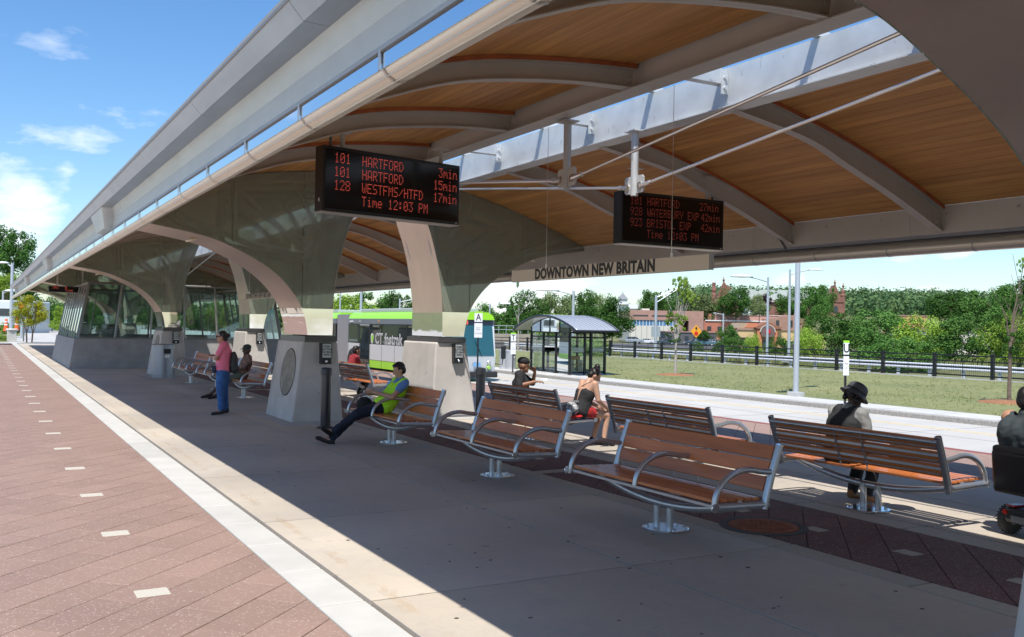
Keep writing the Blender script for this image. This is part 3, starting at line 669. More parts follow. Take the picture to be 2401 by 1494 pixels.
l2 = [[(0, '101'), (4, 'HARTFORD'), (16, '27min')], [(0, '928'), (4, 'WATERBURY EXP'), (18, '')], [(0, '923'), (4, 'BRISTOL EXP')], [(4, 'Time 12:03 PM')]]
l2 = [[(0, '101'), (4.2, 'HARTFORD'), (17, '27min')], [(0, '928'), (4.2, 'WATERBURYEXP')], [(0, '923'), (4.2, 'BRISTOL EXP')], [(4.2, 'Time 12:03 PM')]]
DIM = mat('led_dim_red', (.55, .08, .05), .5, emit=.08)
l2 = [[(0, '101'), (4, 'HARTFORD'), (17, '27min')], [(0, '928'), (4, 'WATERBURY EXP'), (17.4, '42min')], [(0, '923'), (4, 'BRISTOL EXP'), (17.4, '42min')], [(4, 'Time 12:03 PM')]]
led('departure_display', 'smaller black display above the station name sign showing 27min and 42min', (8.98, 11.0, 3.085), (1, 0, 0), 1.94, .76, .2, l2, .0765, .35, 'hanging LED departure displays', None, DIM)
led('departure_display', 'far red LED display under the eave at the left end of the canopy', (3.1, 42, 2.9), (1, 0, 0), 1.5, .25, .15, [[(0, 'SEC   B')], [(6, 'Time')]], .075, 1.2, 'hanging LED departure displays')
# flexible cables at displays
cb = MB(); cb.tube([(3.72, 11.2, 4.02), (3.72, 11.2, 4.15), (3.66, 11.2, 4.25), (3.56, 11.18, 4.32)], .02, 8); tag(cb.build('power_cable', mat('grey_flex', (.1, .1, .1), .5), smooth=True), 'dark flexible cable bending down into the large departure display', 'cable')
cb = MB(); cb.tube([(9.84, 11.15, 3.85), (9.86, 11.15, 3.98), (9.98, 11.15, 4.02), (10.3, 11.15, 3.84), (10.9, 11.15, 3.56), (11.3, 11.15, 3.35), (11.44, 11.15, 3.2)], .02, 8); tag(cb.build('power_cable', MC['grey_flex'], smooth=True), 'grey cable looping from the smaller display down the curved rib', 'cable')
def station_sign(y0, y1, label, z0=2.46, z1=2.62):
    t = thing('station_name_sign', label, 'sign', (6.42, (y0+y1)/2, z0), 0, 'DOWNTOWN NEW BRITAIN signs hung on wires')
    l = y1-y0; h = z1-z0
    MB().box(-.025, .025, -l/2, l/2, 0, h).build('board', SIGNW, t, bevel=.004); MB().box(-.03, .03, -l/2-.004, -l/2, -.002, h+.002).build('end_cap', mat('sign_cap', (.4, .36, .31), .5), t)
    text('DOWNTOWN NEW BRITAIN', 'lettering', .185, mat('sign_black', (.02, .018, .016), .5), facing((-.027, .12, h*.5), (0, -1, 0), (0, 0, 1)), t, .001, 1.0, .0085, sp=1.06)
    for s_ in (-1, 1): MB().tube([(0, s_*l*.315-.12, h), (0, s_*l*.315-.12, 4.47-z0)], .0035, 5).lathe([(.012, h), (.012, h+.05)], 8, Matrix.Translation((0, s_*l*.315-.12, 0))).build('wire', ROD, t)
station_sign(7.27, 11.33, 'long cream DOWNTOWN NEW BRITAIN sign hanging on wires just below the smaller display')
station_sign(22.9, 26.9, 'far DOWNTOWN NEW BRITAIN sign glimpsed beyond the first arched columns')
# ================================================================ benches (local: length along y, front towards -x, origin at base plate)
def bench_proto():
    t = thing('platform_bench', 'x', 'bench', (0, 0, 0), 0, 'steel and timber benches on the platform')
    Lh = 1.06
    m_ = MB().lathe([(.215, .003), (.215, .016), (.205, .02)], 32).mesh('base_plate', PLATE); bp = link(m_, 'base_plate', t)
    bm_ = MB()
    for k in range(6):
        a = k*PI/3+.3; bm_.lathe([(.018, .02), (.018, .034), (.01, .04)], 6, Matrix.Translation((.17*math.cos(a), .17*math.sin(a), 0)))
    bm_.build('anchor_bolts', TUBE, bp)
    for s in (-1, 1): MB().tube([(-.03, s*.095, .015), (-.03, s*.095, .27)], .033, 14).build('post', TUBE, t, smooth=True)
    pts = [(-.06, -Lh+.02, .41)]+[(-.06, -Lh+2*Lh*k/20, .25+.16*abs(2*k/20-1)**2.0) for k in range(1, 20)]+[(-.06, Lh-.02, .41)]
    MB().tube(pts, .036, 12).build('bow_tube', TUBE, t, smooth=True)
    fx, bx = -.36, .2     # front and back of the seat frame
    for s in (-1, 1):
        y = s*Lh
        MB().tube([(fx-.02, y, .415), (bx+.02, y, .395)], .03, 12).build('seat_rail', TUBE, t, smooth=True)
        MB().tube([(bx-.02, y, .36), (bx+.055, y, .62), (bx+.15, y, .88)], .034, 12).build('back_post', TUBE, t, smooth=True)
    def arm(y):
        p = []
        for k in range(13):
            a = PI*(1-k/12*.62); cx_, rx, rz = -.02, .34, .27
            p.append((cx_+rx*math.cos(a)-.0, y, .43+rz*math.sin(a)))
        p.append((bx+.075, y, .66)); MB().tube(p, .026, 10).build('armrest', TUBE, t, smooth=True)
    for y in (-Lh, 0, Lh): arm(y)
    MB().box(fx, fx+.035, -Lh+.03, Lh-.03, .405, .428).build('front_rail', TUBE, t)
    sm_ = [MB().box(-.035, .035, -Lh+.035, Lh-.035, 0, .028).mesh('seat_slat', SLAT) for _ in range(1)][0]
    for k in range(6):
        o = link(sm_, 'seat_slat', t, (fx+.045+k*.089, 0, .443-.003*k))
        b = o.modifiers.new('b', 'BEVEL'); b.width = .006; b.segments = 2
    tilt = math.atan2(.095, .26)
    bmh = MB().box(-.012, .012, -Lh+.04, Lh-.04, -.061, .061).mesh('back_slat', SLAT)
    for k in range(3):
        z = .562+k*.128; x = bx+.01+(z-.5)*.34
        o = link(bmh, 'back_slat', t, (x, 0, z)); o.rotation_euler = (0, tilt, 0); b = o.modifiers.new('b', 'BEVEL'); b.width = .006; b.segments = 2
        MB().box(x+.02, x+.034, -Lh+.03, Lh-.03, z+.01, z+.035).build('back_bar', TUBE, t)
        MB().tube([(x+.03, -Lh+.03, z-.03), (x+.03, Lh-.03, z-.03)], .009, 8).build('back_bar', TUBE, t)
    MB().tube([(bx+.165, -Lh, .84), (bx+.165, Lh, .84)], .02, 10).build('top_tube', TUBE, t, smooth=True)
    for y in (-.17, .17): MB().box(bx+.03, bx+.04, y-.006, y+.006, .46, .55).tube([(bx+.045, y, .5), (bx+.16, y, .84)], .007, 6).build('bracket', TUBE, t)
    for s in (-1, 1):
        MB().lathe([(.034, 0), (.034, .014), (.028, .018)], 14, Matrix.Translation((bx+.15, s*Lh, .88)) @ Matrix.Rotation(.3, 4, 'Y')).build('end_cap', PLATE, t)
        MB().lathe([(.036, 0), (.036, .012)], 14, Matrix.Translation((fx-.02, s*(Lh+.03), .415)) @ Matrix.Rotation(-s*PI/2, 4, 'X')).build('end_cap', PLATE, t)
    return t
proto = bench_proto()
BL = [(5.55, 6.85, 0, 'empty bench in the front centre, nearest to the camera'),
      (5.58, 10.15, 0, 'empty bench between the nearest bench and the one of the vest man'),
      (5.62, 13.6, 0, 'bench on which the man in the lime safety vest reclines'),
      (5.6, 22.95, 0, 'bench of the seated person with cap, behind the woman in pink'),
      (5.6, 25.9, 0, 'bench just left of the legs of the woman in pink, partly hidden by her'),
      (5.5, 29.0, 0, 'farthest left-row bench beside the grey litter bin'),
      (8.12, 6.7, PI, 'bench seen from behind on which the person in hat and waistcoat sits'),
      (8.14, 9.9, PI, 'empty bench seen from behind in the sun strip, between two occupied ones'),
      (8.0, 13.2, PI, 'bench seen from behind holding the black-capped man and the strapless-top woman'),
      (8.3, 22.0, PI, 'bench seen from behind between the two concrete pedestals, near the bus doors'),
      (8.2, 25.6, PI, 'bench half hidden behind the left pedestal with its oval medallion')]
for k, (x, y, r, lab) in enumerate(BL):
    if k == 0: proto.location = (x, y, zg(x)); proto.rotation_euler[2] = r; proto['label'] = lab
    else: copy_tree(proto, (x, y, zg(x)), r, lab)
# ================================================================ bollards, bin
def bollard(x, y, label):
    t = thing('bollard', label, 'bollard', (x, y, zg(x)), 0, 'dark round bollards by the pedestals')
    MB().lathe([(.15, 0), (.15, .02), (.13, .035), (.105, .04)], 24).build('base_flange', BOLL, t, smooth=True)
    MB().lathe([(.088, .03), (.088, .95)], 28).build('shaft', BOLL, t, smooth=True)
    MB().lathe([(.1, .93), (.102, 1.02), (.096, 1.045), (.07, 1.062), (.02, 1.07)], 28).build('cap', mat('bollard_cap', (.03, .03, .033), .35), t, smooth=True)
bollard(5.32, 16.0, 'dark bollard in front of the left pedestal, against which the vest man rests his feet')
bollard(8.18, 15.6, 'dark bollard at the right edge of the right pedestal, below the stop sign A')
def litter(x, y, z, label, h=1.0, w=.3, mt=None, group=None):
    t = thing('litter_bin', label, 'litter bin', (x, y, z), .2, group); mt = mt or mat('bin_grey', (.3, .32, .36), .35, .5)
    MB().lathe([(w, 0), (w, .06), (w*.96, .07), (w*.96, h*.93)], 28).build('body', mt, t, smooth=True)
    MB().lathe([(w, h*.9), (w, h*.97), (w*.8, h)], 28).build('lid', mt, t, smooth=True)
    MB().box(-w*.3, w*.3, -w*1.01, -w*.8, h*.72, h*.86).build('opening', DARK, t); MB().box(-w*.2, w*.2, -w*1.02, -w*.85, h*.6, h*.68).build('plate', WHT, t)
litter(5.15, 31.9, 0, 'tall grey litter bin standing against the distant pedestal', 1.08, .36)
# ================================================================ organic bodies
def caps(mb, a, b, r1, r2, n=12):
    a, b = Vector(a), Vector(b); d = b-a; l = d.length
    if l < 1e-4: d = Vector((0, 0, 1)); l = 1e-4
    q = d.to_track_quat('Z', 'Y').to_matrix().to_4x4(); m = Matrix.Translation(a) @ q; prof = []
    for k in range(5): t = PI/2*(k+.35)/5; prof.append((r1*math.sin(t), -r1*math.cos(t)))
    prof.append((r1, 0)); prof.append((r2, l))
    for k in range(5): t = PI/2*(k+1)/5*.93; prof.append((r2*math.cos(t), l+r2*math.sin(t)))
    mb.lathe(prof, n, m)
def ell(mb, c, r, rot=None, n=16):
    m = Matrix.Translation(c)
    if rot is not None: m = m @ rot
    m = m @ Matrix.Diagonal((*r, 1)); prof = [(math.sin(PI*(k+.15)/10.3), -math.cos(PI*(k+.15)/10.3)) for k in range(11)]
    mb.lathe(prof, n, m)
from mathutils import noise as MN
FOLD = {'shirt': .011, 'trousers': .012, 'safety_vest': .011, 'waistcoat': .009, 'strapless_top': .008, 'hair': .006, 'drawstring_bag': .01}
def organic(mb, name, mt, parent, vox=.011, sm_=3):
    me = mb.mesh(name, mt); o = bpy.data.objects.new(name, me); COL.objects.link(o)
    r = o.modifiers.new('r', 'REMESH'); r.mode = 'VOXEL'; r.voxel_size = vox; s = o.modifiers.new('s', 'SMOOTH'); s.iterations = sm_; s.factor = .6
    dg = bpy.context.evaluated_depsgraph_get(); m2 = bpy.data.meshes.new_from_object(o.evaluated_get(dg)); m2.name = name
    m2.materials.clear(); m2.materials.append(mt); m2.polygons.foreach_set('use_smooth', [True]*len(m2.polygons)); o.modifiers.clear(); o.data = m2; bpy.data.meshes.remove(me)
    if name in FOLD:
        am = FOLD[name]; nr = [v.normal.copy() for v in m2.vertices]
        for v, n_ in zip(m2.vertices, nr):
            p = v.co; q = MN.noise(Vector((p.x*13+p.z*5, p.y*13, p.z*7+p.x*4))); q2 = 1-abs(MN.noise(Vector((p.x*8, p.y*8+p.z*6, p.z*14))))*2
            v.co = p+n_*am*(q*.9+q2*.5-.2)
    if parent is not None: o.parent = parent
    return o
def frame_rot(fd, up=(0, 0, 1)):
    f = Vector(fd).normalized(); u = Vector(up); r = f.cross(u).normalized(); u = r.cross(f); m = Matrix.Identity(4)
    for i in range(3): m[i][0], m[i][1], m[i][2] = r[i], f[i], u[i]
    return m
def hand(mb, w, d, pal, s=1, curl=.5):
    # w wrist, d finger direction, pal palm normal
    w = Vector(w); d = Vector(d).normalized(); pal = Vector(pal); pal = (pal-d*pal.dot(d)).normalized(); side = d.cross(pal)
    c = w+d*.05
    for k in (-1, 0, 1): caps(mb, w+side*k*.012, w+d*.085+side*k*.026, .016, .014, 8)
    for k, ln in enumerate((.062, .072, .068, .052)):
        o_ = w+d*.088+side*((k-1.5)*.021)
        p1 = o_+(d*(1-curl*.3)+pal*curl*.4).normalized()*ln*.5; p2 = p1+(d*(1-curl)+pal*curl).normalized()*ln*.5; caps(mb, o_, p1, .0095, .009, 8); caps(mb, p1, p2, .009, .0078, 8)
    tb = w+d*.03-side*.03; t1 = tb+(d*.7-side*.6+pal*.3).normalized()*.035; t2 = t1+(d*.9+pal*.3).normalized()*.028; caps(mb, w+d*.015, tb, .014, .013, 8); caps(mb, tb, t1, .012, .0105, 8); caps(mb, t1, t2, .0105, .009, 8)
def person(label, loc, rz, J, skin, shirt=None, trouser=None, shoe=None, hair=None, extras=None, sl=.55, fem=0, headr=1.0, tl=1.0, bulk=1.0):
    t = thing('person', label, 'person', loc, rz)
    V_ = {k: Vector(v) for k, v in J.items() if isinstance(v, tuple)}
    hip, ch, nk, hd = V_['hip'], V_['chest'], V_['neck'], V_['head']; fd = Vector(J['face']).normalized(); hr = frame_rot(fd, V_['hup'] if 'hup' in V_ else (0, 0, 1))
    mb = MB(); bw = bulk
    side = (V_['shR']-V_['shL']).normalized()
    def torso(m, e):
        for s in (-1, 1):
            caps(m, hip+side*s*.065*bw, hip.lerp(ch, .5)+side*s*.05*bw, .108*bw+e, .098*bw+e); caps(m, hip.lerp(ch, .5)+side*s*.05*bw, ch+side*s*.065*bw, .098*bw+e, .108*bw+e)
            caps(m, ch+side*s*.06, V_['shR' if s > 0 else 'shL']-side*s*.02, .1+e, .058+e); 
        caps(m, ch, nk, .1+e, .055+e); caps(m, hip, ch, .1*bw+e, .112*bw+e)
    torso(mb, 0); caps(mb, nk-Vector((0, 0, .02)), hd-Vector((0, 0, .02)), .052, .048)
    R = headr; hm = lambda p: hd+(hr @ Vector(p))*R
    ell(mb, hd+hr @ Vector((0, -.008, .018)), (.076*R, .094*R, .1*R), hr); ell(mb, hm((0, .02, -.045)), (.056*R, .07*R, .07*R), hr); caps(mb, hm((0, .085, .01)), hm((0, .108, -.022)), .011, .015, 8)
    caps(mb, hm((-.02, .082, -.062)), hm((.02, .082, -.062)), .012, .012, 8); ell(mb, hm((0, .07, -.1)), (.026, .024, .02), hr)
    for s in (-1, 1): ell(mb, hm((s*.078, -.005, -.01)), (.012, .022, .032), hr); caps(mb, hm((s*.012, .084, .03)), hm((s*.05, .07, .03)), .01, .01, 8)
    for s, n in ((-1, 'L'), (1, 'R')):
        sh, e, w = V_['sh'+n], V_['el'+n], V_['wr'+n]
        caps(mb, sh, e, .052*bw, .04); caps(mb, e, w, .041, .027); d = Vector(J.get('hd'+n, tuple(w-e))); hand(mb, w, d, Vector(J.get('pal'+n, (0, 0, -1))), curl=J.get('curl', .6))
        h, k, a = V_['hp'+n], V_['kn'+n], V_['an'+n]
        caps(mb, h, k, .088*bw, .058*bw); caps(mb, k, a, .056*bw, .036); tf = Vector(J.get('to'+n, tuple(a+fd*.16-Vector((0, 0, .05))))); caps(mb, a, tf, .036, .028)
    organic(mb, 'body', skin, t, .0105, 3)
    if shirt:
        m = MB(); torso(m, .016)
        for n in 'LR':
            sh, e, w = V_['sh'+n], V_['el'+n], V_['wr'+n]
            if sl > 0: caps(m, sh, sh.lerp(e, min(sl, 1)), .068*bw, .062)
            if sl > 1: caps(m, e, e.lerp(w, sl-1), .056, .045)
        organic(m, 'shirt', shirt, t, .013, 2)
    if trouser:
        m = MB()
        for n in 'LR':
            h, k, a = V_['hp'+n], V_['kn'+n], V_['an'+n]; caps(m, hip+side*(.05 if n == 'R' else -.05), h, .118*bw, .1*bw); caps(m, h, h.lerp(k, min(tl*1.6, 1)), .104*bw, .074*bw)
            if tl >= 1: caps(m, k, k.lerp(a, .93), .072*bw, .058)
        organic(m, 'trousers', trouser, t, .014, 2)
    if shoe:
        for n in 'LR':
            a = V_['an'+n]; tf = Vector(J.get('to'+n, tuple(a+fd*.16-Vector((0, 0, .05))))); m = MB(); d = (tf-a).normalized(); hl = a-d*.03-Vector((0, 0, .035))
            caps(m, hl, tf, .043, .034); caps(m, hl.lerp(tf, .5), tf+d*.03, .042, .03); caps(m, hl+Vector((0, 0, .03)), a, .04, .038); organic(m, 'shoe', shoe, t, .011, 2)
    if hair:
        m = MB(); style, hmt = hair
        ell(m, hm((0, -.02, .035)), (.086*R, .097*R, .098*R), hr)
        if style in ('bun', 'highbun'):
            c_ = (0, -.115, .03) if style == 'bun' else (0, -.05, .135)
            ell(m, hm(c_), (.05, .05, .045), hr); ell(m, hm((0, -.06, -.02)), (.072, .06, .07), hr)
        if style == 'short': ell(m, hm((0, -.045, -.005)), (.082, .07, .085), hr); caps(m, hm((-.035, .045, .09)), hm((.035, .045, .09)), .03, .03)
        if style == 'curly':
            for q in range(26):
                a_ = random.uniform(0, 6.3); ell(m, hm((.085*math.cos(a_), -.02+.08*math.sin(a_), random.uniform(-.06, .06))), (.03, .03, .03), hr)
        # keep hair off the face
        ob = organic(m, 'hair', hmt, t, .01, 2); me = ob.data; inv = hr.inverted(); bm = bmesh.new(); bm.from_mesh(me)
        dl = [v for v in bm.verts if (inv @ (v.co-hd)).y > .035*R and (inv @ (v.co-hd)).z < .07*R]; bmesh.ops.delete(bm, geom=dl, context='VERTS'); bm.to_mesh(me); bm.free()
    if extras: extras(t, V_, hm, hr, hd)
    return t
def skinm(n, c): return mat(n, c, .5, nscale=12, var=.06)
SK1 = skinm('skin_tan', (.42, .22, .14)); SK2 = skinm('skin_dark', (.085, .045, .03)); SK3 = skinm('skin_light', (.5, .29, .2)); SK4 = skinm('skin_brown', (.3, .15, .09))
HAIRB = mat('hair_black', (.012, .009, .008), .45, nscale=60, var=.3, bump=.4); BLKC = mat('black_cloth', (.018, .018, .02), .85, nscale=9, var=.2, bump=.3); NAVY = mat('navy_trousers', (.014, .018, .035), .85, nscale=7, var=.2, bump=.3)
JEAN = mat('blue_jeans', (.04, .12, .32), .85, nscale=11, var=.25, bump=.3); PINK = mat('pink_tee', (.85, .2, .3), .85, nscale=8, var=.1, bump=.3); SHOE = mat('black_shoe', (.012, .011, .012), .5)
GREYB = mat('dark_grey_bag', (.05, .055, .055), .85, nscale=30, var=.3, bump=.3)
def shades(t, hm, R=1):
    m = MB()
    for s in (-1, 1): m.tube([hm((s*.033, .093, .018)), hm((s*.033, .099, .018))], .024, 12); m.tube([hm((s*.06, .085, .022)), hm((s*.08, .01, .012))], .004, 5)
    m.tube([hm((-.02, .1, .022)), hm((.02, .1, .022))], .004, 5); m.build('sunglasses', mat('dark_lens', (.01, .01, .012), .1), t)
def cap_hat(t, hm, hr, mt, logo=False):
    m = MB(); ell(m, hm((0, -.01, .075)), (.092, .108, .075), hr); o = organic(m, 'cap', mt, t, .01, 2)
    v = MB(); rows = []
    for q in (0, 1):
        rows.append([hm((.075*math.sin(a), .085+.085*math.cos(a)*q, .058-.012*q)) for a in [(-1+2*i/10)*1.35 for i in range(11)]])
    v.sheet(rows); b = v.build('visor', mt, t); b.modifiers.new('s', 'SOLIDIFY').thickness = .006
    if logo: text('C', 'cap_emblem', .05, WHT, facing(hm((.0, .102, .09)), hr @ Vector((1, 0, 0)), hr @ Vector((0, .35, 1))), t, .001, 1, .002)
# --- woman in pink (faces image-left)
def ex_a(t, V_, hm, hr, hd):
    shades(t, hm); bx = V_['chest']
    m = MB(); ell(m, (.02, -.2, 1.05), (.13, .075, .2)); ell(m, (.02, -.2, .95), (.14, .085, .13)); organic(m, 'drawstring_bag', GREYB, t, .013, 2)
    for s in (-1, 1): MB().tube([(s*.1, -.16, 1.2), (s*.13, -.06, 1.37), (s*.135, .06, 1.32), (s*.15, .1, 1.15), (s*.15, -.02, .98), (s*.1, -.16, .93)], .01, 6).build('strap', BLKC, t)
    MB().box(-.19, .1, .1, .19, .83, .97).build('belt_pouch', mat('navy_pouch', (.012, .02, .06), .6), t, bevel=.02)
    MB().box(-.155, -.15, .12, .17, 1.06, 1.16).build('badge', WHT, t)
J = dict(hip=(0, 0, .93), chest=(0, -.015, 1.22), neck=(0, -.01, 1.4), head=(0, .035, 1.53), face=(0, 1, -.05), shL=(-.17, -.01, 1.36), shR=(.17, -.01, 1.36), elL=(-.22, .1, 1.11), elR=(.22, .08, 1.12), wrL=(.02, .2, 1.13), wrR=(-.04, .215, 1.17), hpL=(-.09, 0, .88), hpR=(.09, 0, .88), knL=(-.09, .03, .5), knR=(.09, -.01, .5), anL=(-.1, .0, .09), anR=(.1, -.05, .09), toL=(-.12, .14, .035), toR=(.12, .1, .035), curl=.7)
person('woman in a pink tee and blue jeans standing with arms folded', (4.2, 19.0, 0), math.radians(68), J, SK1, PINK, JEAN, SHOE, ('bun', HAIRB), ex_a, .6, bulk=1.16)
# --- seated pose generator
def sitpose(lean=0, kz=.48, kx=.1, ky=.46, ax=.1, ay=.5, az_=.09, back=-.06, zs=0, twist=0, fdz=-.1):
    return dict(hip=(0, 0, .56+zs), chest=(0, back+lean*.28, .84+zs), neck=(0, back+lean*.45, 1.02+zs), head=(0, back+lean*.55+.03, 1.155+zs), face=(0, 1, fdz), shL=(-.18, back+lean*.42, .98+zs), shR=(.18, back+lean*.42, .98+zs),
                elL=(-.23, back+lean*.3+.08, .73+zs), elR=(.23, back+lean*.3+.08, .73+zs), wrL=(-.1, .25, .66), wrR=(.1, .25, .66), hpL=(-.09, .05, .55+zs), hpR=(.09, .05, .55+zs), knL=(-kx, ky, kz), knR=(kx, ky, kz), anL=(-ax, ay, az_), anR=(ax, ay, az_), toL=(-ax-.01, ay+.15, .035), toR=(ax+.01, ay+.15, .035), palL=(0, 0, -1), palR=(0, 0, -1))
# --- vest man: reclining, faces -x
def ex_c(t, V_, hm, hr, hd):
    m = MB(); side = (V_['shR']-V_['shL']).normalized(); hip, ch, nk = V_['hip'], V_['chest'], V_['neck']
    for s in (-1, 1):
        caps(m, hip+side*s*.075, hip.lerp(ch, .5)+side*s*.06, .14, .132); caps(m, hip.lerp(ch, .5)+side*s*.06, ch+side*s*.07, .132, .135); caps(m, ch+side*s*.06, V_['shR' if s > 0 else 'shL']-side*s*.03, .118, .082)
    caps(m, hip, ch, .13, .135); organic(m, 'safety_vest', LIMEV, t, .014, 2)
    REF = mat('reflective_band', (.55, .6, .6), .3, .2)
    for s in (-1, 1):
        p = [V_['shR' if s > 0 else 'shL']-side*s*.05+Vector((0, -.02, .09)), V_['shR' if s > 0 else 'shL']-side*s*.05+Vector((0, .085, .02)), ch+side*s*.09+Vector((0, .125, .0)), hip.lerp(ch, .45)+side*s*.1+Vector((0, .13, .06))]
        mm = MB(); mm.sheet([[q-side*.024 for q in p], [q+side*.024 for q in p]]); b = mm.build('reflective_band', REF, t); b.modifiers.new('s', 'SOLIDIFY').thickness = .012
J = dict(hip=(0, .02, .57), chest=(0, -.19, .80), neck=(0, -.27, .98), head=(0, -.235, 1.125), face=(.1, 1, -.42), shL=(-.19, -.26, .93), shR=(.19, -.26, .93), elL=(-.25, -.03, .72), elR=(.25, -.06, .72), wrL=(-.06, .22, .79), wrR=(.06, .2, .78), hdL=(.05, .13, .0), hdR=(-.05, .14, .0), palL=(.7, 0, .5), palR=(-.7, 0, .5),
         hpL=(-.09, .08, .55), hpR=(.09, .08, .55), knL=(-.1, .5, .46), knR=(.1, .48, .4), anL=(.05, .83, .17), anR=(.06, .85, .06), toL=(-.03, .99, .24), toR=(.1, 1.02, .09), curl=.8)
VM = person('man in a lime safety vest reclining on the bench looking at his phone', (5.55, 13.82, 0), PI/2, J, SK3, mat('blue_polo', (.12, .24, .5), .85, nscale=9, var=.1), NAVY, SHOE, ('short', HAIRB), ex_c, .5)
ph = MB().box(-.035, .035, -.006, .006, -.065, .065, Matrix.Translation((5.2, 13.82, .835)) @ Matrix.Rotation(PI/2, 4, 'Z') @ Matrix.Rotation(.9, 4, 'X')); tag(ph.build('phone', mat('phone_dark', (.02, .025, .02), .2)), 'small dark phone held in the hands of the vest man', 'phone')
bag = MB(); ell(bag, (5.38, 14.25, .56), (.14, .1, .12)); organic(bag, 'b', BLKC, None, .013); o = COL.objects['b']; o.name = 'shoulder_bag'; tag(o, 'small black bag on the bench seat beside the vest man', 'bag')
# --- person with cap behind woman
J = sitpose(lean=-.12, ky=.4, kz=.42, ay=.66, az_=.09, kx=.07, ax=.05); J['knL'] = (-.05, .42, .44); J['anL'] = (.06, .74, .1); J['anR'] = (-.04, .6, .09); J['toL'] = (.05, .9, .05); J['toR'] = (-.05, .76, .035)
PATT = mat('patterned_top', (.09, .045, .035), .85, nscale=22, col2=(.32, .2, .16), detail=1)
PATG = mat('patterned_shorts', (.04, .05, .04), .85, nscale=60, col2=(.18, .2, .15), detail=1)
person('seated person in a dark cap and patterned brown top behind the woman in pink', (5.52, 22.9, 0), PI/2, J, SK2, PATT, PATG, SHOE, None, lambda t, V_, hm, hr, hd: (cap_hat(t, hm, hr, GREYB), shades(t, hm)), .5, tl=.5)
# --- man in black tee on right bench, faces +x but turned
J = sitpose(lean=.05, back=.0); J.update(face=(-.75, .65, -.1), elL=(-.36, -.06, .86), wrL=(-.52, -.2, .9), hdL=(-.6, -.1, .03), elR=(.24, .2, .88), wrR=(.14, .27, 1.1), hdR=(-.2, .0, .3), palR=(0, -1, 0), shL=(-.2, -.05, .99), shR=(.17, .06, .99))
J = {k: v for k, v in J.items()}
def ex_d(t, V_, hm, hr, hd):
    cap_hat(t, hm, hr, BLKC, True)
person('man in black tee and cap with one arm over the bench back', (8.02, 13.85, .03), -2.0, {**J, 'shR': (.18, -.03, .99), 'elR': (.28, -.03, .83), 'wrR': (.25, .24, .9), 'hdR': (-.1, 1, .02), 'shL': (-.18, .0, .99), 'elL': (-.2, .24, .84), 'wrL': (-.07, .26, 1.04), 'hdL': (.2, -.1, .3), 'palR': (0, 0, -1), 'face': (.1, .95, -.1), 'hpL': (-.09, .05, .55), 'hpR': (.09, .05, .55)}, SK4, BLKC, mat('light_trousers', (.55, .53, .5), .85), SHOE, None, ex_d, .95, bulk=1.22, headr=1.0)
pp = MB().box(-.05, .05, -.035, .035, 0, .002, Matrix.Rotation(.4, 4, 'X')); o = pp.build('paper_slip', mat('paper', (.8, .8, .76), .8), loc=(8.25, 13.42, .97)); tag(o, 'small white paper slip held by the man in the black cap', 'paper')
# --- woman with high bun, strapless top
J = sitpose(lean=.42, back=-.02, fdz=-.7, ky=.45, ay=.36); J.update(head=(.02, .26, 1.1), face=(.35, .8, -.65), wrL=(-.05, .5, .55), wrR=(.1, .5, .55), anL=(-.06, .3, .09), anR=(.12, .38, .1), toL=(-.06, .45, .03), toR=(.14, .52, .035))
def ex_e(t, V_, hm, hr, hd):
    m = MB(); side = (V_['shR']-V_['shL']).normalized(); hip, ch = V_['hip'], V_['chest']
    for s in (-1, 1): caps(m, hip+side*s*.07, hip.lerp(ch, .5)+side*s*.055, .128, .116); caps(m, hip.lerp(ch, .5)+side*s*.055, ch+side*s*.07+Vector((0, 0, -.02)), .116, .121)
    organic(m, 'strapless_top', BLKC, t, .013, 2)
    MB().tube([ch+Vector((-.04, -.06, .08)), ch+Vector((.07, -.05, .13)), V_['shR']+Vector((-.06, .05, .06))], .006, 6).build('strap', BLKC, t)
person('woman with a high bun in a black strapless top seated head down, seen from behind', (8.15, 12.2, 0), -PI/2, J, SK3, None, mat('red_shorts', (.4, .02, .02), .8), SHOE, ('highbun', HAIRB), ex_e, 0, tl=.3)
bag = MB(); ell(bag, (7.93, 12.12, .6), (.1, .17, .11)); organic(bag, 'b', mat('patterned_bag', (.05, .05, .05), .7, nscale=35, col2=(.6, .6, .6), detail=1), None, .012); o = COL.objects['b']; o.name = 'handbag'; tag(o, 'black and white patterned handbag on the bench by the woman with the bun', 'bag')
cu = MB(); ell(cu, (7.95, 12.2, .485), (.2, .26, .035)); organic(cu, 'b', mat('red_cloth', (.5, .015, .02), .8), None, .012); o = COL.objects['b']; o.name = 'cushion'; tag(o, 'red cloth on the bench seat under the woman with the bun', 'cloth')
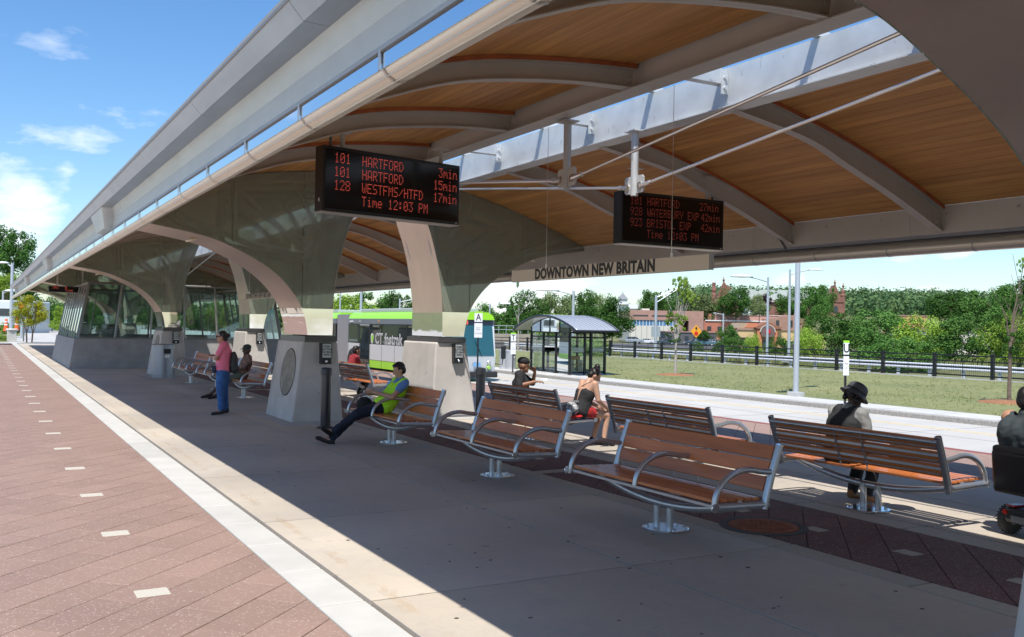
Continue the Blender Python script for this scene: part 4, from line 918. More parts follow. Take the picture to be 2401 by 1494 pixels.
# --- hat and waistcoat
J = sitpose(lean=.3, back=-.03, fdz=-.5, ky=.42, ay=.3); J.update(head=(.03, .17, 1.16), face=(.35, .85, -.45), wrL=(-.05, .4, .62), wrR=(.06, .4, .62), hpL=(-.1, .05, .55), hpR=(.1, .05, .55))
def ex_f(t, V_, hm, hr, hd):
    m = MB(); side = (V_['shR']-V_['shL']).normalized(); hip, ch = V_['hip'], V_['chest']
    for s in (-1, 1): caps(m, hip+side*s*.07, hip.lerp(ch, .5)+side*s*.06, .15, .14); caps(m, hip.lerp(ch, .5)+side*s*.06, ch+side*s*.075, .14, .15); caps(m, ch+side*s*.07, V_['shR' if s > 0 else 'shL']-side*s*.07, .135, .09)
    caps(m, hip, ch, .14, .152); caps(m, ch, V_['neck']-Vector((0, 0, .03)), .14, .085)
    organic(m, 'waistcoat', BLKC, t, .013, 2)
    hb = MB(); up = hr; base_ = Matrix.Translation(hm((0, -.01, .05))) @ hr @ Matrix.Rotation(-.12, 4, 'X')
    hb.lathe([(.165, -.055), (.16, -.045), (.112, -.01), (.112, .02), (.104, .06), (.08, .088), (.045, .1), (.01, .103)], 28, base_); o_ = hb.build('hat', mat('hat_felt', (.06, .062, .07), .6), t, smooth=True)
    MB().lathe([(.116, -.008), (.115, .012)], 28, base_).build('hat_band', BLK, t)
person('person in a dark brimmed hat, grey shirt and black waistcoat, seen from behind', (8.1, 7.05, 0), -PI/2, J, SK2, mat('grey_shirt', (.24, .24, .23), .85, nscale=7, var=.12, bump=.3), BLKC, mat('brown_boot', (.25, .1, .03), .6), ('curly', HAIRB), ex_f, 1.9, bulk=1.08)
bag = MB(); ell(bag, (8.35, 6.45, .62), (.16, .17, .16)); organic(bag, 'b', BLKC, None, .012); o = COL.objects['b']; o.name = 'handbag'; tag(o, 'black leather handbag with a loop handle on the bench beside the hatted person', 'bag')
MB().tube([(8.35, 6.53, .74)]+[(8.35, 6.45+.08*math.cos(a), .74+.1*math.sin(a)) for a in [PI*k/8 for k in range(9)]], .011, 6).build('handle', BLK, o)
# --- person partly hidden by left pedestal
J = sitpose(lean=.2, back=-.02, ky=.44, ay=.25)
person('person in red on the bench half hidden behind the left pedestal', (8.3, 22.95, 0), -PI/2, J, SK4, mat('dark_red_tee', (.25, .02, .03), .85), BLKC, SHOE, ('short', HAIRB), None, .6)
# --- mobility scooter and rider
sc_ = thing('mobility_scooter', 'black mobility scooter cut by the right edge of the photo', 'mobility scooter', (8.45, 5.1, 0), math.radians(-100))
# local: +y forward, rear at -y ; seat back seen from behind
PLS = mat('black_plastic', (.018, .018, .02), .4)
for s in (-1, 1):
    w = MB(); m = Matrix.Translation((s*.25, -.05, .13)) @ Matrix.Rotation(PI/2, 4, 'Y'); w.lathe([(.07, -.045), (.115, -.045), (.13, -.03), (.13, .03), (.115, .045), (.07, .045)], 28, m)
    tr = w.build('tyre', mat('tyre_grey', (.05, .05, .048), .85), sc_, smooth=True)
    tm = MB()
    for k in range(24):
        a = k*PI/12; tm.box(s*.25-.043, s*.25+.043, -.05+.129*math.cos(a)-.006, -.05+.129*math.cos(a)+.006, .13+.129*math.sin(a)-.006, .13+.129*math.sin(a)+.006)
    tm.build('tread', mat('tyre_grey', ()), tr); MB().lathe([(.07, -.04), (.03, -.05), (.03, .05), (.07, .04)], 16, m).build('rim', mat('rim_silver', (.4, .4, .42), .3, .8), tr, smooth=True)
for s in (-1, 1): MB().lathe([(.03, -.03), (.085, -.03), (.1, 0), (.085, .03), (.03, .03)], 20, Matrix.Translation((s*.2, .85, .1)) @ Matrix.Rotation(PI/2, 4, 'Y')).build('front_tyre', mat('tyre_grey', ()), sc_, smooth=True)
MB().box(-.2, .2, -.2, .15, .12, .27).build('rear_cover', PLS, sc_, bevel=.04); MB().box(-.16, .16, .1, .95, .1, .17).build('deck', PLS, sc_, bevel=.02); MB().box(-.1, .1, -.213, -.2, .14, .2).build('chrome_plate', PLATE, sc_)
for s in (-1, 1): MB().lathe([(.024, 0), (.024, .012)], 12, Matrix.Translation((s*.17, -.2, .22)) @ Matrix.Rotation(PI/2, 4, 'X')).build('tail_light', mat('red_lens', (.6, .02, .01), .3), sc_); MB().box(s*.13-.05, s*.13+.05, -.19, -.05, .27, .29).build('red_trim', mat('red_trim', (.4, .02, .02), .3), sc_, bevel=.01)
MB().tube([(0, 0, .25), (0, 0, .45)], .035, 12).build('seat_post', TUBE, sc_); MB().box(-.23, .23, -.15, .3, .44, .52).build('seat', mat('black_vinyl', (.008, .008, .009), .3), sc_, bevel=.04)
m = MB(); m.box(-.23, .23, -.27, -.2, .42, .82, Matrix.Rotation(.08, 4, 'X')); m.build('backrest', mat('black_vinyl', ()), sc_, bevel=.045); MB().box(-.22, .22, -.33, -.25, .76, .84).build('backrest_roll', mat('black_vinyl', ()), sc_, bevel=.03)
for s in (-1, 1): MB().box(s*.29-.035, s*.29+.035, -.1, .2, .66, .71).build('armrest', PLS, sc_, bevel=.015)
MB().tube([(0, .8, .15), (0, .7, .85)], .03, 10).build('tiller', PLS, sc_); MB().tube([(-.22, .68, .85), (.22, .68, .85)], .016, 8).build('handlebar', PLS, sc_)
J = sitpose(lean=.0, back=-.05, zs=.1, ky=.42, ay=.5); J['anL'] = (-.1, .5, .24); J['anR'] = (.1, .5, .24); J['toL'] = (-.1, .64, .2); J['toR'] = (.1, .64, .2); J['wrL'] = (-.16, .5, .82); J['wrR'] = (.16, .5, .82)
person('scooter rider in a dark sleeveless top at the right edge of the photo', (8.42, 5.16, 0), math.radians(-100), J, SK1, mat('slate_top', (.035, .045, .05), .85, nscale=8, var=.15), BLKC, SHOE, ('short', HAIRB), None, 0, bulk=1.5)
# ================================================================ booth (waiting room)
bt = thing('glazed_waiting_room', 'glass waiting room on a concrete base wall at the far left under the canopy', 'waiting room', (0, 0, 0))
BX0, BX1, BY0, BY1 = 2.86, 11.04, 38.0, 47.6
BW = mat('booth_concrete', (.3, .29, .28), .8, nscale=2.5, var=.15, bump=.2, bscale=20)
MUL = mat('mullion_steel', (.22, .215, .2), .4, .5); BG = glassmat('booth_glass', (.72, .86, .82), .85, refl=.07, dif=(.1, .13, .12), difw=.1)
ix = .24
MB().add([(BX0, BY0, 0), (BX0, BY1, 0), (BX0+.35, BY1, 0), (BX0+.35, BY0, 0), (BX0+.17, BY0+.15, 1.1), (BX0+.17, BY1, 1.1), (BX0+.35, BY1, 1.1), (BX0+.35, BY0+.15, 1.1)], [(0, 1, 2, 3), (4, 7, 6, 5), (0, 4, 5, 1), (1, 5, 6, 2), (2, 6, 7, 3), (3, 7, 4, 0)]).build('base_wall', BW, bt)
MB().add([(BX0+.35, BY0, 0), (BX1-.35, BY0, 0), (BX1-.35, BY0+.35, 0), (BX0+.35, BY0+.35, 0), (BX0+.35, BY0+.15, 1.1), (BX1-.35, BY0+.15, 1.1), (BX1-.35, BY0+.35, 1.1), (BX0+.35, BY0+.35, 1.1)], [(0, 1, 2, 3), (4, 7, 6, 5), (0, 4, 5, 1), (1, 5, 6, 2), (2, 6, 7, 3), (3, 7, 4, 0)]).build('base_wall', BW, bt)
MB().add([(BX1, BY0, -.1), (BX1, BY1, -.1), (BX1-.35, BY1, -.1), (BX1-.35, BY0, -.1), (BX1-.17, BY0+.15, 1.1), (BX1-.17, BY1, 1.1), (BX1-.35, BY1, 1.1), (BX1-.35, BY0+.15, 1.1)], [(0, 1, 2, 3), (4, 7, 6, 5), (0, 4, 5, 1), (1, 5, 6, 2), (2, 6, 7, 3), (3, 7, 4, 0)]).build('base_wall', BW, bt)
MB().box(BX0+.35, BX1-.35, BY1-.3, BY1, -.1, 1.1).build('base_wall', BW, bt)
zt = 3.2
for s, xb, xt in ((0, BX0+.24, BX0+.62), (1, BX1-.24, BX1-.62)):
    n = 8; yy0 = BY0+.3
    for k in range(n+1):
        y = yy0+(BY1-yy0-.2)*k/n; MB().tube([(xb, y, 1.1), (xt, y, zt)], .035, 6).build('mullion', MUL, bt)
        if k < n: y2 = yy0+(BY1-yy0-.2)*(k+1)/n; MB().add([(xb, y+.04, 1.12), (xb, y2-.04, 1.12), (xt, y2-.04, zt), (xt, y+.04, zt)], [(0, 1, 2, 3)]).build('glass_pane', BG, bt)
    MB().tube([(xt, yy0, zt), (xt, BY1-.2, zt)], .05, 6).build('top_rail', MUL, bt)
for y, ys in ((BY0+.28, 1), (BY1-.2, -1)):
    n = 6
    for k in range(n+1):
        f = k/n; xb_ = BX0+.3+(BX1-BX0-.6)*f; xt_ = BX0+.66+(BX1-BX0-1.32)*f; MB().tube([(xb_, y, 1.1), (xt_, y+.1*ys, zt)], .045, 6).build('mullion', MUL, bt)
        if k < n: f2 = (k+1)/n; MB().add([(xb_+.05, y, 1.12), (BX0+.3+(BX1-BX0-.6)*f2-.05, y, 1.12), (BX0+.66+(BX1-BX0-1.32)*f2-.05, y+.1*ys, zt), (xt_+.05, y+.1*ys, zt)], [(0, 1, 2, 3)]).build('glass_pane', BG, bt)
    MB().tube([(BX0+.66, y+.1*ys, zt), (BX1-.66, y+.1*ys, zt)], .05, 6).build('top_rail', MUL, bt); MB().box(BX0+.3, BX1-.3, y-.05, y+.05, 1.1, 1.16).build('sill', MUL, bt)
for x in (4.1, 4.85):
    m_ = MB()
    for k in range(7): m_.box(x-.32, x+.32, BY0+.6, BY0+.63, 1.13+k*.05, 1.17+k*.05)
    tag(m_.build('louvred_bench_back', mat('louvre_grey', (.4, .38, .36), .5)), 'grey slatted bench back behind the waiting room glass, '+('left one' if x < 4.5 else 'right one'), 'bench back', 'slatted bench backs inside the waiting room')
# ================================================================ stop signs
def stop_sign(p, h, letter, label, txt, w=.33, lean=0):
    t = thing('stop_sign', label, 'bus stop sign', p, math.radians(-18), 'lettered bus stop signs')
    MB().box(-.03, .03, -.02, .02, 0, h).build('post', BLK, t)
    MB().box(-w/2, w/2, -.045, -.022, h-.42, h).build('letter_panel', WHT, t, bevel=.01); MB().box(-w/2, w/2, -.047, -.02, h-.06, h+.005).build('lime_strip', LIME, t)
    text(letter, 'letter', .38, BLK, facing((0, -.047, h-.24), (1, 0, 0), (0, 0, 1)), t, .001, .8, .004)
    MB().box(-w/2, w/2, -.045, -.022, h-1.05, h-.47).build('notice_panel', WHT, t, bevel=.01)
    text(txt, 'notice_lettering', .075, mat('grey_print', (.25, .25, .27), .6), facing((0, -.047, h-.76), (1, 0, 0), (0, 0, 1)), t, .001, .75)
    return t
pA = at(1125, 870, Z=-.44); dA = pA.dot(FW)
stop_sign(Vector((at(1128, 735, X=20).x, at(1128, 735, X=20).y, -.37)) if False else at(1119, 893, Z=-.36), 2.78, 'A', 'stop sign with the letter A in front of the bus windscreen', 'Layover\nPosition\n\nNo Boarding')
stop_sign(at(1202, 873, Z=-.38), 1.92, 'T', 'stop sign with the letter T at the left corner of the small glass shelter', 'CT\ntransit', .26)
stop_sign(at(1981, 953, Z=-.38), 1.98, 'U', 'stop sign with the letter U on the far kerb above the hatted person', 'Stop\n\nCT', .19)
litter(*at(1182, 865, Z=-.38), 'left one of the two grey litter bins beside the glass shelter', 1.0, .27, mat('bin_white', (.45, .46, .48), .4, .3), 'twin litter bins by the shelter')
litter(*at(1197, 866, Z=-.38), 'right one of the two grey litter bins beside the glass shelter', 1.0, .27, MC['bin_white'], 'twin litter bins by the shelter')
# ================================================================ glass shelter
c0 = at(1335, 880, Z=-.38); c1 = at(1417, 878, Z=-.38); c2 = at(1245, 868, Z=-.38)
ux = Vector((c1.x-c0.x, c1.y-c0.y, 0)); uy = Vector((c2.x-c0.x, c2.y-c0.y, 0)); LX, LY = ux.length, uy.length
sh = thing('bus_shelter', 'small glass bus shelter with barrel-vaulted grey metal roof across the bus road', 'bus shelter', c0, math.atan2(ux.y, ux.x))
# local x along c0->c1 ; y away (towards c2)
ang = math.atan2(uy.y, uy.x)-math.atan2(ux.y, ux.x)
LY2 = abs(uy.length*math.sin(ang)); skew = uy.length*math.cos(ang)
LY2 = LY2 if LY2 > 1 else uy.length
HE = 2.0
def sp_(fx, fy, z): return (LX*fx+skew*fy, LY2*fy, z)
for fx, fy in [(0, 0), (1, 0), (0, 1), (1, 1), (0, .33), (0, .66), (1, .33), (1, .66), (.42, 0), (.6, 0), (.5, 1)]:
    x, y, _ = sp_(fx, fy, 0); MB().box(x-.05, x+.05, y-.05, y+.05, 0, HE).box(x-.08, x+.08, y-.08, y+.08, 0, .02).build('post', BLK, sh)
def rail(a, b, z, h=.06): MB().tube([sp_(*a, z), sp_(*b, z)], h/2, 4).build('rail', BLK, sh)
for z in (.12, HE-.02, 1.75):
    rail((0, 0), (1, 0), z); rail((0, 1), (1, 1), z); rail((0, 0), (0, 1), z); rail((1, 0), (1, 1), z)
SG = glassmat('shelter_glass', (.88, .95, .93), .93, refl=.04); FROST = glassmat('frosted_band', (.85, .95, .95), .8, refl=.05, dif=(.6, .66, .66), difw=.35)
def pane(a, b, z0, z1, mt, nm='glass_pane'): MB().add([sp_(*a, z0), sp_(*b, z0), sp_(*b, z1), sp_(*a, z1)], [(0, 1, 2, 3)]).build(nm, mt, sh)
for a, b in (((0, 0), (.42, 0)), ((.6, 0), (1, 0)), ((0, 1), (1, 1)), ((0, 0), (0, .33)), ((0, .33), (0, .66)), ((0, .66), (0, 1)), ((1, 0), (1, 1))):
    pane(a, b, .15, 1.05, SG); pane(a, b, 1.06, 1.3, FROST, 'frosted_band'); pane(a, b, 1.31, 1.9, SG)
# vaulted roof: ridge along local x
SHR = mat('shelter_roof', (.45, .47, .5), .45, .35)
arc = [(-.28+(1.66)*k/16, HE+.08+.72*math.sin(PI*k/16)**.85) for k in range(17)]
g_ = [[(LX*fx+skew*f, LY2*f, z) for f, z in arc] for fx in [-.16+1.2*i/10 for i in range(11)]]
o = MB().sheet(g_).build('roof', SHR, sh, smooth=True); o.modifiers.new('s', 'SOLIDIFY').thickness = .05
for i in range(12):
    fx = -.16+1.2*i/11; MB().tube([(LX*fx+skew*f, LY2*f, z+.02) for f, z in arc], .018, 5).build('roof_seam', SHR, sh)
for fx in (-.165, 1.045): MB().tube([(LX*fx+skew*f, LY2*f, z-.02) for f, z in arc], .06, 6).build('roof_edge', mat('shelter_edge', (.025, .027, .032), .45, .3), sh)
for fy in (-.28, 1.38): MB().tube([sp_(-.16, fy, HE+.07), sp_(1.04, fy, HE+.07)], .06, 6).build('roof_edge', MC['shelter_edge'], sh)
for fx in (0, 1):
    x = [sp_(fx, f, 0) for f in (0, .25, .5, .75, 1)]
    for p, hgt in zip(x, (.3, .62, .74, .62, .3)): MB().box(p[0]-.03, p[0]+.03, p[1]-.03, p[1]+.03, HE, HE+hgt-.05).build('gable_post', BLK, sh)
GG = glassmat('gable_glass', (.4, .45, .45), .5, refl=-.03, dif=(.03, .035, .035), difw=.75)
for fx in (0, 1): MB().add([(LX*fx+skew*f, LY2*f, z-.04) for f, z in arc if -.05 < f < 1.05]+[sp_(fx, 1, HE), sp_(fx, 0, HE)], [tuple(range(len([1 for f, z in arc if -.05 < f < 1.05])+2))]).build('gable_glass', GG, sh)
text('CTtransit   CTfastrak', 'shelter_lettering', .2, WHT, facing((LX*0-.05+skew*.5, LY2*.5, HE+.25), (uy.x and -skew/LY2 or 0, -1, 0), (0, 0, 1)), sh, .002)
MB().box(LX*.35+skew*.5, LX*.95+skew*.5, LY2*.53, LY2*.54, .6, .8).box(LX*.35+skew*.5, LX*.95+skew*.5, LY2*.45, LY2*.52, .36, .4).build('inner_bench', mat('pale_bench_wood', (.5, .25, .1), .6), sh)
for f in (.4, .65, .9): MB().box(LX*f+skew*.5-.02, LX*f+skew*.5+.02, LY2*.46, LY2*.53, 0, .6).build('bench_leg', TUBE, sh)
struct(MB().sheet([[c0+Vector((ux.x*a+uy.x*b, ux.y*a+uy.y*b, .012)) for a in (-.15, 1.1)] for b in (-.1, 1.1)]).build('shelter_pad', WALK))
# ================================================================ BUS
XB = 16.62; YF, YA_ = 35.3, 47.0; ZB, ZT = -.27, 2.42; Wd = 2.5
bus = thing('articulated_bus', 'lime green, grey and white articulated bus standing behind the pedestals', 'bus', (0, 0, 0))
BGREY = mat('bus_grey', (.16, .18, .21), .35, coat=.3); BWH = mat('bus_white', (.62, .64, .64), .35, coat=.3); BDARK = mat('bus_dark', (.015, .017, .02), .25)
def body_sec(y0, y1, parent):
    x0, x1 = XB, XB+Wd
    def lay(z0, z1, mt, nm, ins=0): return MB().box(x0+ins, x1-ins, y0, y1, z0, z1).build(nm, mt, parent)
    lay(ZB, .1, LIME, 'lime_skirt'); lay(.101, .86, BWH, 'white_panel'); lay(.861, 1.84, BDARK, 'window_band', .01); lay(1.841, 2.1, BGREY, 'upper_panel')
    MB().prism([(x0+.02, 2.101), (x0+.1, 2.28), (x0+.32, 2.42), (x1-.32, 2.42), (x1-.1, 2.28), (x1-.02, 2.101)], y1-y0, 'y', y0).build('roof_cove', LIME, parent, smooth=True)
    MB().box(x0+.4, x1-.4, y0+.8, y1-.8, 2.42, 2.6).build('roof_unit', mat('roof_unit', (.45, .46, .47), .6), parent, bevel=.03)
body_sec(YF, 46.6, bus); body_sec(48.6, 56.5, bus)
for y_ in [35.9, 37.35, 38.85, 40.3, 41.9, 43.45, 44.9, 46.5, 49.0, 51.5, 54.0]:
    MB().box(XB-.003, XB+.002, y_-.012, y_+.012, ZB+.02, .85).build('panel_seam', DARK, bus)
MB().box(XB-.004, XB+.002, YF+.05, 46.5, .09, .105).build('panel_seam', DARK, bus); MB().box(XB-.006, XB+.001, YF+.05, 46.5, 1.83, 1.85).build('panel_seam', DARK, bus)
for y_ in (38.85, 41.88, 43.47, 44.92): MB().box(XB-.008, XB+.001, y_-.03, y_+.03, .88, 1.82).build('window_rubber', DARK, bus)
for k in range(12):
    MB().box(XB+.06+.04*(k % 2), XB+Wd-.06-.04*(k % 2), 46.6+k*.167, 46.6+(k+1)*.167, ZB+.1, 2.32).build('bellows', mat('bellows_grey', (.28, .28, .29), .8), bus)
for y0, y1 in ((44.95, 46.45), (41.95, 43.45), (38.9, 41.85), (37.4, 38.8), (49, 51.4), (51.6, 54), (54.1, 56.2)):
    MB().box(XB+.001, XB+.006, y0, y1, .9, 1.78).build('side_window', BUSG, bus, bevel=.0)
def door(y0, y1):
    MB().box(XB-.012, XB+.0, y0, y1, ZB+.05, 1.86).build('door', BDARK, bus)
    for a, b in ((y0+.06, (y0+y1)/2-.03), ((y0+y1)/2+.03, y1-.06)): MB().box(XB-.018, XB-.012, a, b, -.05, 1.72).build('door_pane', BUSG, bus)
    MB().box(XB-.02, XB-.01, y0, y1, 1.76, 1.84).build('door_header', mat('alu_trim', (.5, .5, .5), .4, .6), bus)
door(43.5, 44.85); door(36.0, 37.2)
def wheel(y, x=XB):
    m = Matrix.Translation((x+.05, y, -.02)) @ Matrix.Rotation(-PI/2, 4, 'Y')
    w = MB().lathe([(.3, -.1), (.46, -.1), (.48, -.05), (.48, .09), (.45, .12), (.3, .12)], 32, m).build('tyre', DARK, bus, smooth=True)
    MB().lathe([(.29, .02), (.29, .12), (.2, .06), (.1, .1), (.02, .12)], 24, m).build('rim', mat('rim_bronze', (.35, .27, .18), .4, .7), w, smooth=True)
    p = [( (x-.02 if 1 else 0), 0, 0)]
    MB().prism([(y+.6*math.cos(PI*k/14), max(ZB, -.05+.62*math.sin(PI*k/14))) for k in range(15)], .03, 'x', x-.006).build('wheel_arch', BDARK, bus)
for y in (46.0, 38.3, 50.6): wheel(y)
# CT fastrak lettering with leaf
m = facing((XB-.008, 42.0, 1.12), (0, -1, 0), (0, 0, 1))
tm_ = mat('letter_white', (.8, .8, .8), .5); m = facing((XB-.01, 43.05, 1.12), (0, -1, 0), (0, 0, 1))
m = facing((XB-.01, 42.75, 1.12), (0, -1, 0), (0, 0, 1)); t1 = text('CT fastrak', 'lettering_outline', .72, tm_, m, bus, .002, 1.0, .016, align='LEFT', sp=1.08); t2 = text('CT fastrak', 'lettering_fill', .72, BDARK, Matrix.Translation((-.006, 0, 0)) @ m, bus, .002, 1.0, -.022, align='LEFT', sp=1.08)
lf = [(.2*math.cos(a)*(.62+.2*math.sin(a)), .3*math.sin(a)) for a in [2*PI*k/20 for k in range(20)]]
lm = facing((XB-.012, 43.12, 1.14), (0, -1, 0), (0, 0, 1)); v = [lm @ Vector((x*1.5, y*.85, 0)) for x, y in lf]; MB().add(v, [tuple(range(20))]).build('leaf_logo', tm_, bus); v = [lm @ Vector((x*1.1+.03, y*.62, .004)) for x, y in lf]; MB().add(v, [tuple(range(20))]).build('leaf_logo', LIME, bus)
MB().lathe([(.05, 0), (.05, .02)], 12, Matrix.Translation((XB, 42.3, 1.98)) @ Matrix.Rotation(-PI/2, 4, 'Y')).build('marker_lamp', mat('amber_lens', (.8, .35, .03), .3), bus)
MB().box(XB-.12, XB, 45.9, 46.1, 1.93, 2.0).build('side_camera', WHT, bus)
text('BUSES', 'small_lettering', .14, mat('pale_print', (.5, .5, .52), .5), facing((XB-.003, 44.9, 1.97), (0, -1, 0), (0, 0, 1)), bus)
# front
MB().prism([(YF, ZB), (YF-.14, ZB+.1), (YF-.22, .55), (YF-.06, 1.75), (YF, 1.9)], Wd-.04, 'x', XB+.02).build('front_panel', BWH, bus, bevel=.05)
MB().add([(XB+.1, YF-.235, .58), (XB+Wd-.1, YF-.235, .58), (XB+Wd-.14, YF-.07, 1.86), (XB+.14, YF-.07, 1.86)], [(0, 1, 2, 3)]).build('windscreen', WSH, bus)
MB().box(XB+.1, XB+Wd-.1, YF-.06, YF, 1.87, 2.12).build('destination_box', mat('dest_navy', (.01, .02, .05), .2), bus, bevel=.01)
text('Hartford', 'destination_text', .26, mat('dest_orange', (.9, .16, .06), .5, emit=.7), facing((XB+.75, YF-.065, 1.98), (1, 0, 0), (0, 0, 1)), bus, .001)
MB().prism([(XB+.04, 2.1), (XB+.12, 2.28), (XB+.34, 2.42), (XB+Wd-.34, 2.42), (XB+Wd-.12, 2.28), (XB+Wd-.04, 2.1)], .14, 'y', YF-.1).build('front_cove', LIME, bus)
MB().box(XB-.02, XB+Wd+.02, YF-.36, YF-.1, -.33, -.08).build('bumper', DARK, bus, bevel=.04)
for s in (0, 1):
    x = XB+.35+s*(Wd-.7)
    for q in (0, 1): MB().lathe([(.09, 0), (.09, .05), (.07, .07)], 16, Matrix.Translation((x, YF-.2, .08+q*.2)) @ Matrix.Rotation(PI/2, 4, 'X')).build('headlight', PLATE if q else mat('lime_lamp', (.35, .6, .1), .2), bus)
text('fastrak', 'front_lettering', .2, BLK, facing((XB+.8, YF-.225, .3), (1, 0, 0), (0, 0, 1)), bus); MB().box(XB+Wd-1.1, XB+Wd-.75, YF-.24, YF-.225, .12, .3).build('plate', mat('plate_blue', (.2, .4, .65), .5), bus)
MB().tube([(XB+Wd, YF-.1, .25), (XB+Wd+.25, YF-.3, .22), (XB+Wd+.28, YF-.32, .5)], .025, 8).build('mirror_arm', BLK, bus); MB().box(XB+Wd+.18, XB+Wd+.38, YF-.4, YF-.28, .45, 1.0).build('mirror', BLK, bus, bevel=.04)
for s in (0, 1): MB().tube([(XB+.5+s*1.3, YF-.25, .56), (XB+.2+s*1.3, YF-.2, 1.2)], .012, 5).build('wiper', BLK, bus)
# ================================================================ lamp posts etc.
POLE = mat('pole_grey', (.5, .53, .56), .45, .4)
def lamp(p, h, arm, label, r=.085, slab=.3, head=1.0, group='street lamps'):
    t = thing('street_lamp', label, 'street lamp', p, 0, group)
    if slab: MB().box(-slab, slab, -slab, slab, 0, .16).build('base', mat('pole_base', (.5, .5, .48), .7), t)
    MB().tube([(0, 0, 0), (0, 0, h)], r, 12, r2=r*.75).build('pole', POLE, t, smooth=True)
    for a in arm:
        a = Vector((*a, 0)); L_ = a.length; d = a/L_
        MB().tube([(0, 0, h-.35), d*L_*.5+Vector((0, 0, h-.1)), d*(L_-.3)+Vector((0, 0, h))], r*.4, 8).build('arm', POLE, t, smooth=True)
        q = Matrix.Translation(d*(L_+.1*head)+Vector((0, 0, h+.02))) @ Matrix.Rotation(math.atan2(d.y, d.x), 4, 'Z') @ Matrix.Diagonal((head*1.5, head*.7, head, 1))
        MB().lathe([(.05, .1), (.22, .07), (.34, -.0), (.33, -.03), (.05, -.05)][::-1], 20, q).build('lamp_head', mat('lamp_white', (.72, .74, .76), .4), t, smooth=True)
    return t
def px_lamp(u, vb, vt, D, arms, label, **k):
    p = at(u, vb, D=D); h = (vb-vt)/FPX*D; return lamp(p, h, arms, label, **k)
ndir = lambda du: tuple((RT*du).xy)
p = at(1866, 930, Z=-.38); lamp(p, 8.6, [(2.0, .8), (-1.6, -1.2)], 'tall grey double lamp post standing on the lawn just beyond the sidewalk', .1, .2)
px_lamp(1849, 850, 632, 62, [ndir(1.6)], 'slim grey lamp post right behind the tall lawn lamp post', r=.1)
px_lamp(1798, 855, 650, 66, [ndir(-1.7)], 'grey lamp post with white cobra head left of the lawn lamp post', r=.1, head=1.6)
px_lamp(1342, 852, 682, 80, [ndir(-2.0)], 'white lamp post rising behind the vaulted shelter roof', r=.14, head=2)
px_lamp(1147, 800, 712, 120, [ndir(1.9)], 'thin lamp post between stop signs A and T', r=.12, head=1.8)
px_lamp(796, 800, 686, 95, [ndir(.1)], 'lamp post above the roof of the articulated bus, leftmost of the pair', r=.1, head=.5)
px_lamp(845, 800, 680, 90, [ndir(.1)], 'thicker lamp post above the bus roof, just right of the pair', r=.16, head=.3)
px_lamp(936, 800, 700, 90, [ndir(2.2)], 'angled-arm lamp post above the bus near the right pedestal', r=.12, head=.8)
px_lamp(25, 800, 617, 78, [ndir(-.7)], 'grey lamp post at the far left edge beyond the canopy end', r=.15, slab=.9, head=1.1)
px_lamp(5, 790, 682, 120, [ndir(1)], 'small distant lamp post at the very left edge', r=.15, head=2.2)
px_lamp(1695, 812, 735, 230, [ndir(-2)], 'far thin lamp post left of the red brick building', r=.22, head=1)
t = px_lamp(1536, 850, 692, 110, [], 'tall mast with long double arm and grey panel, left of the young tree', r=.2, slab=0)
q = at(1536, 850, D=110); hh = 158/FPX*110
MB().tube([(0, 0, hh-.3), tuple(RT*2.6+Vector((0, 0, hh+.9)))], .07, 6).tube([(0, 0, hh-.9), tuple(RT*2.6+Vector((0, 0, hh+.8)))], .06, 6).build('mast_arm', POLE, t)
MB().box(-.5, .55, -.05, .05, hh*.38, hh*.53, Matrix.Rotation(-_a, 4, 'Z')).build('sign_back', mat('sign_back', (.4, .44, .44), .5, .4), t)
# orange warning sign
wp = at(1631, 862, D=92); ws = thing('warning_sign', 'orange diamond warning sign with black arrow and red octagon', 'road sign', wp, -_a)
MB().box(-.05, .05, .0, .06, 0, 2.7).build('post', POLE, ws); k_ = 92/FPX; zc = (862-777)*k_; r_ = 13.2*k_
MB().prism([(-r_, zc), (0, zc-r_*1.15), (r_, zc), (0, zc+r_*1.15)], .02, 'y', -.03).build('diamond_panel', mat('orange_panel', (.85, .36, .02), .5), ws)
MB().prism([(.2*math.cos(PI/8+PI/4*i), zc-.22+.22*math.sin(PI/8+PI/4*i)) for i in range(8)], .01, 'y', -.042).build('octagon_symbol', mat('red_print', (.6, .02, .01), .5), ws)
MB().prism([(-.04, zc+.08), (.04, zc+.08), (.04, zc+.25), (.13, zc+.25), (0, zc+.48), (-.13, zc+.25), (-.04, zc+.25)], .01, 'y', -.042).build('arrow_symbol', BLK, ws)
# ================================================================ fence and guardrail
fx_ = 42.72
fe = thing('black_rail_fence', 'black metal post and rail fence running along the back of the lawn', 'fence', (fx_, 0, -.35))
fpm = MB().box(-.075, .075, -.075, .075, 0, 1.22).box(-.09, .09, -.09, .09, 1.22, 1.25).mesh('post', BLK)
ys = [22.0+3.68*k for k in range(-4, 18)]
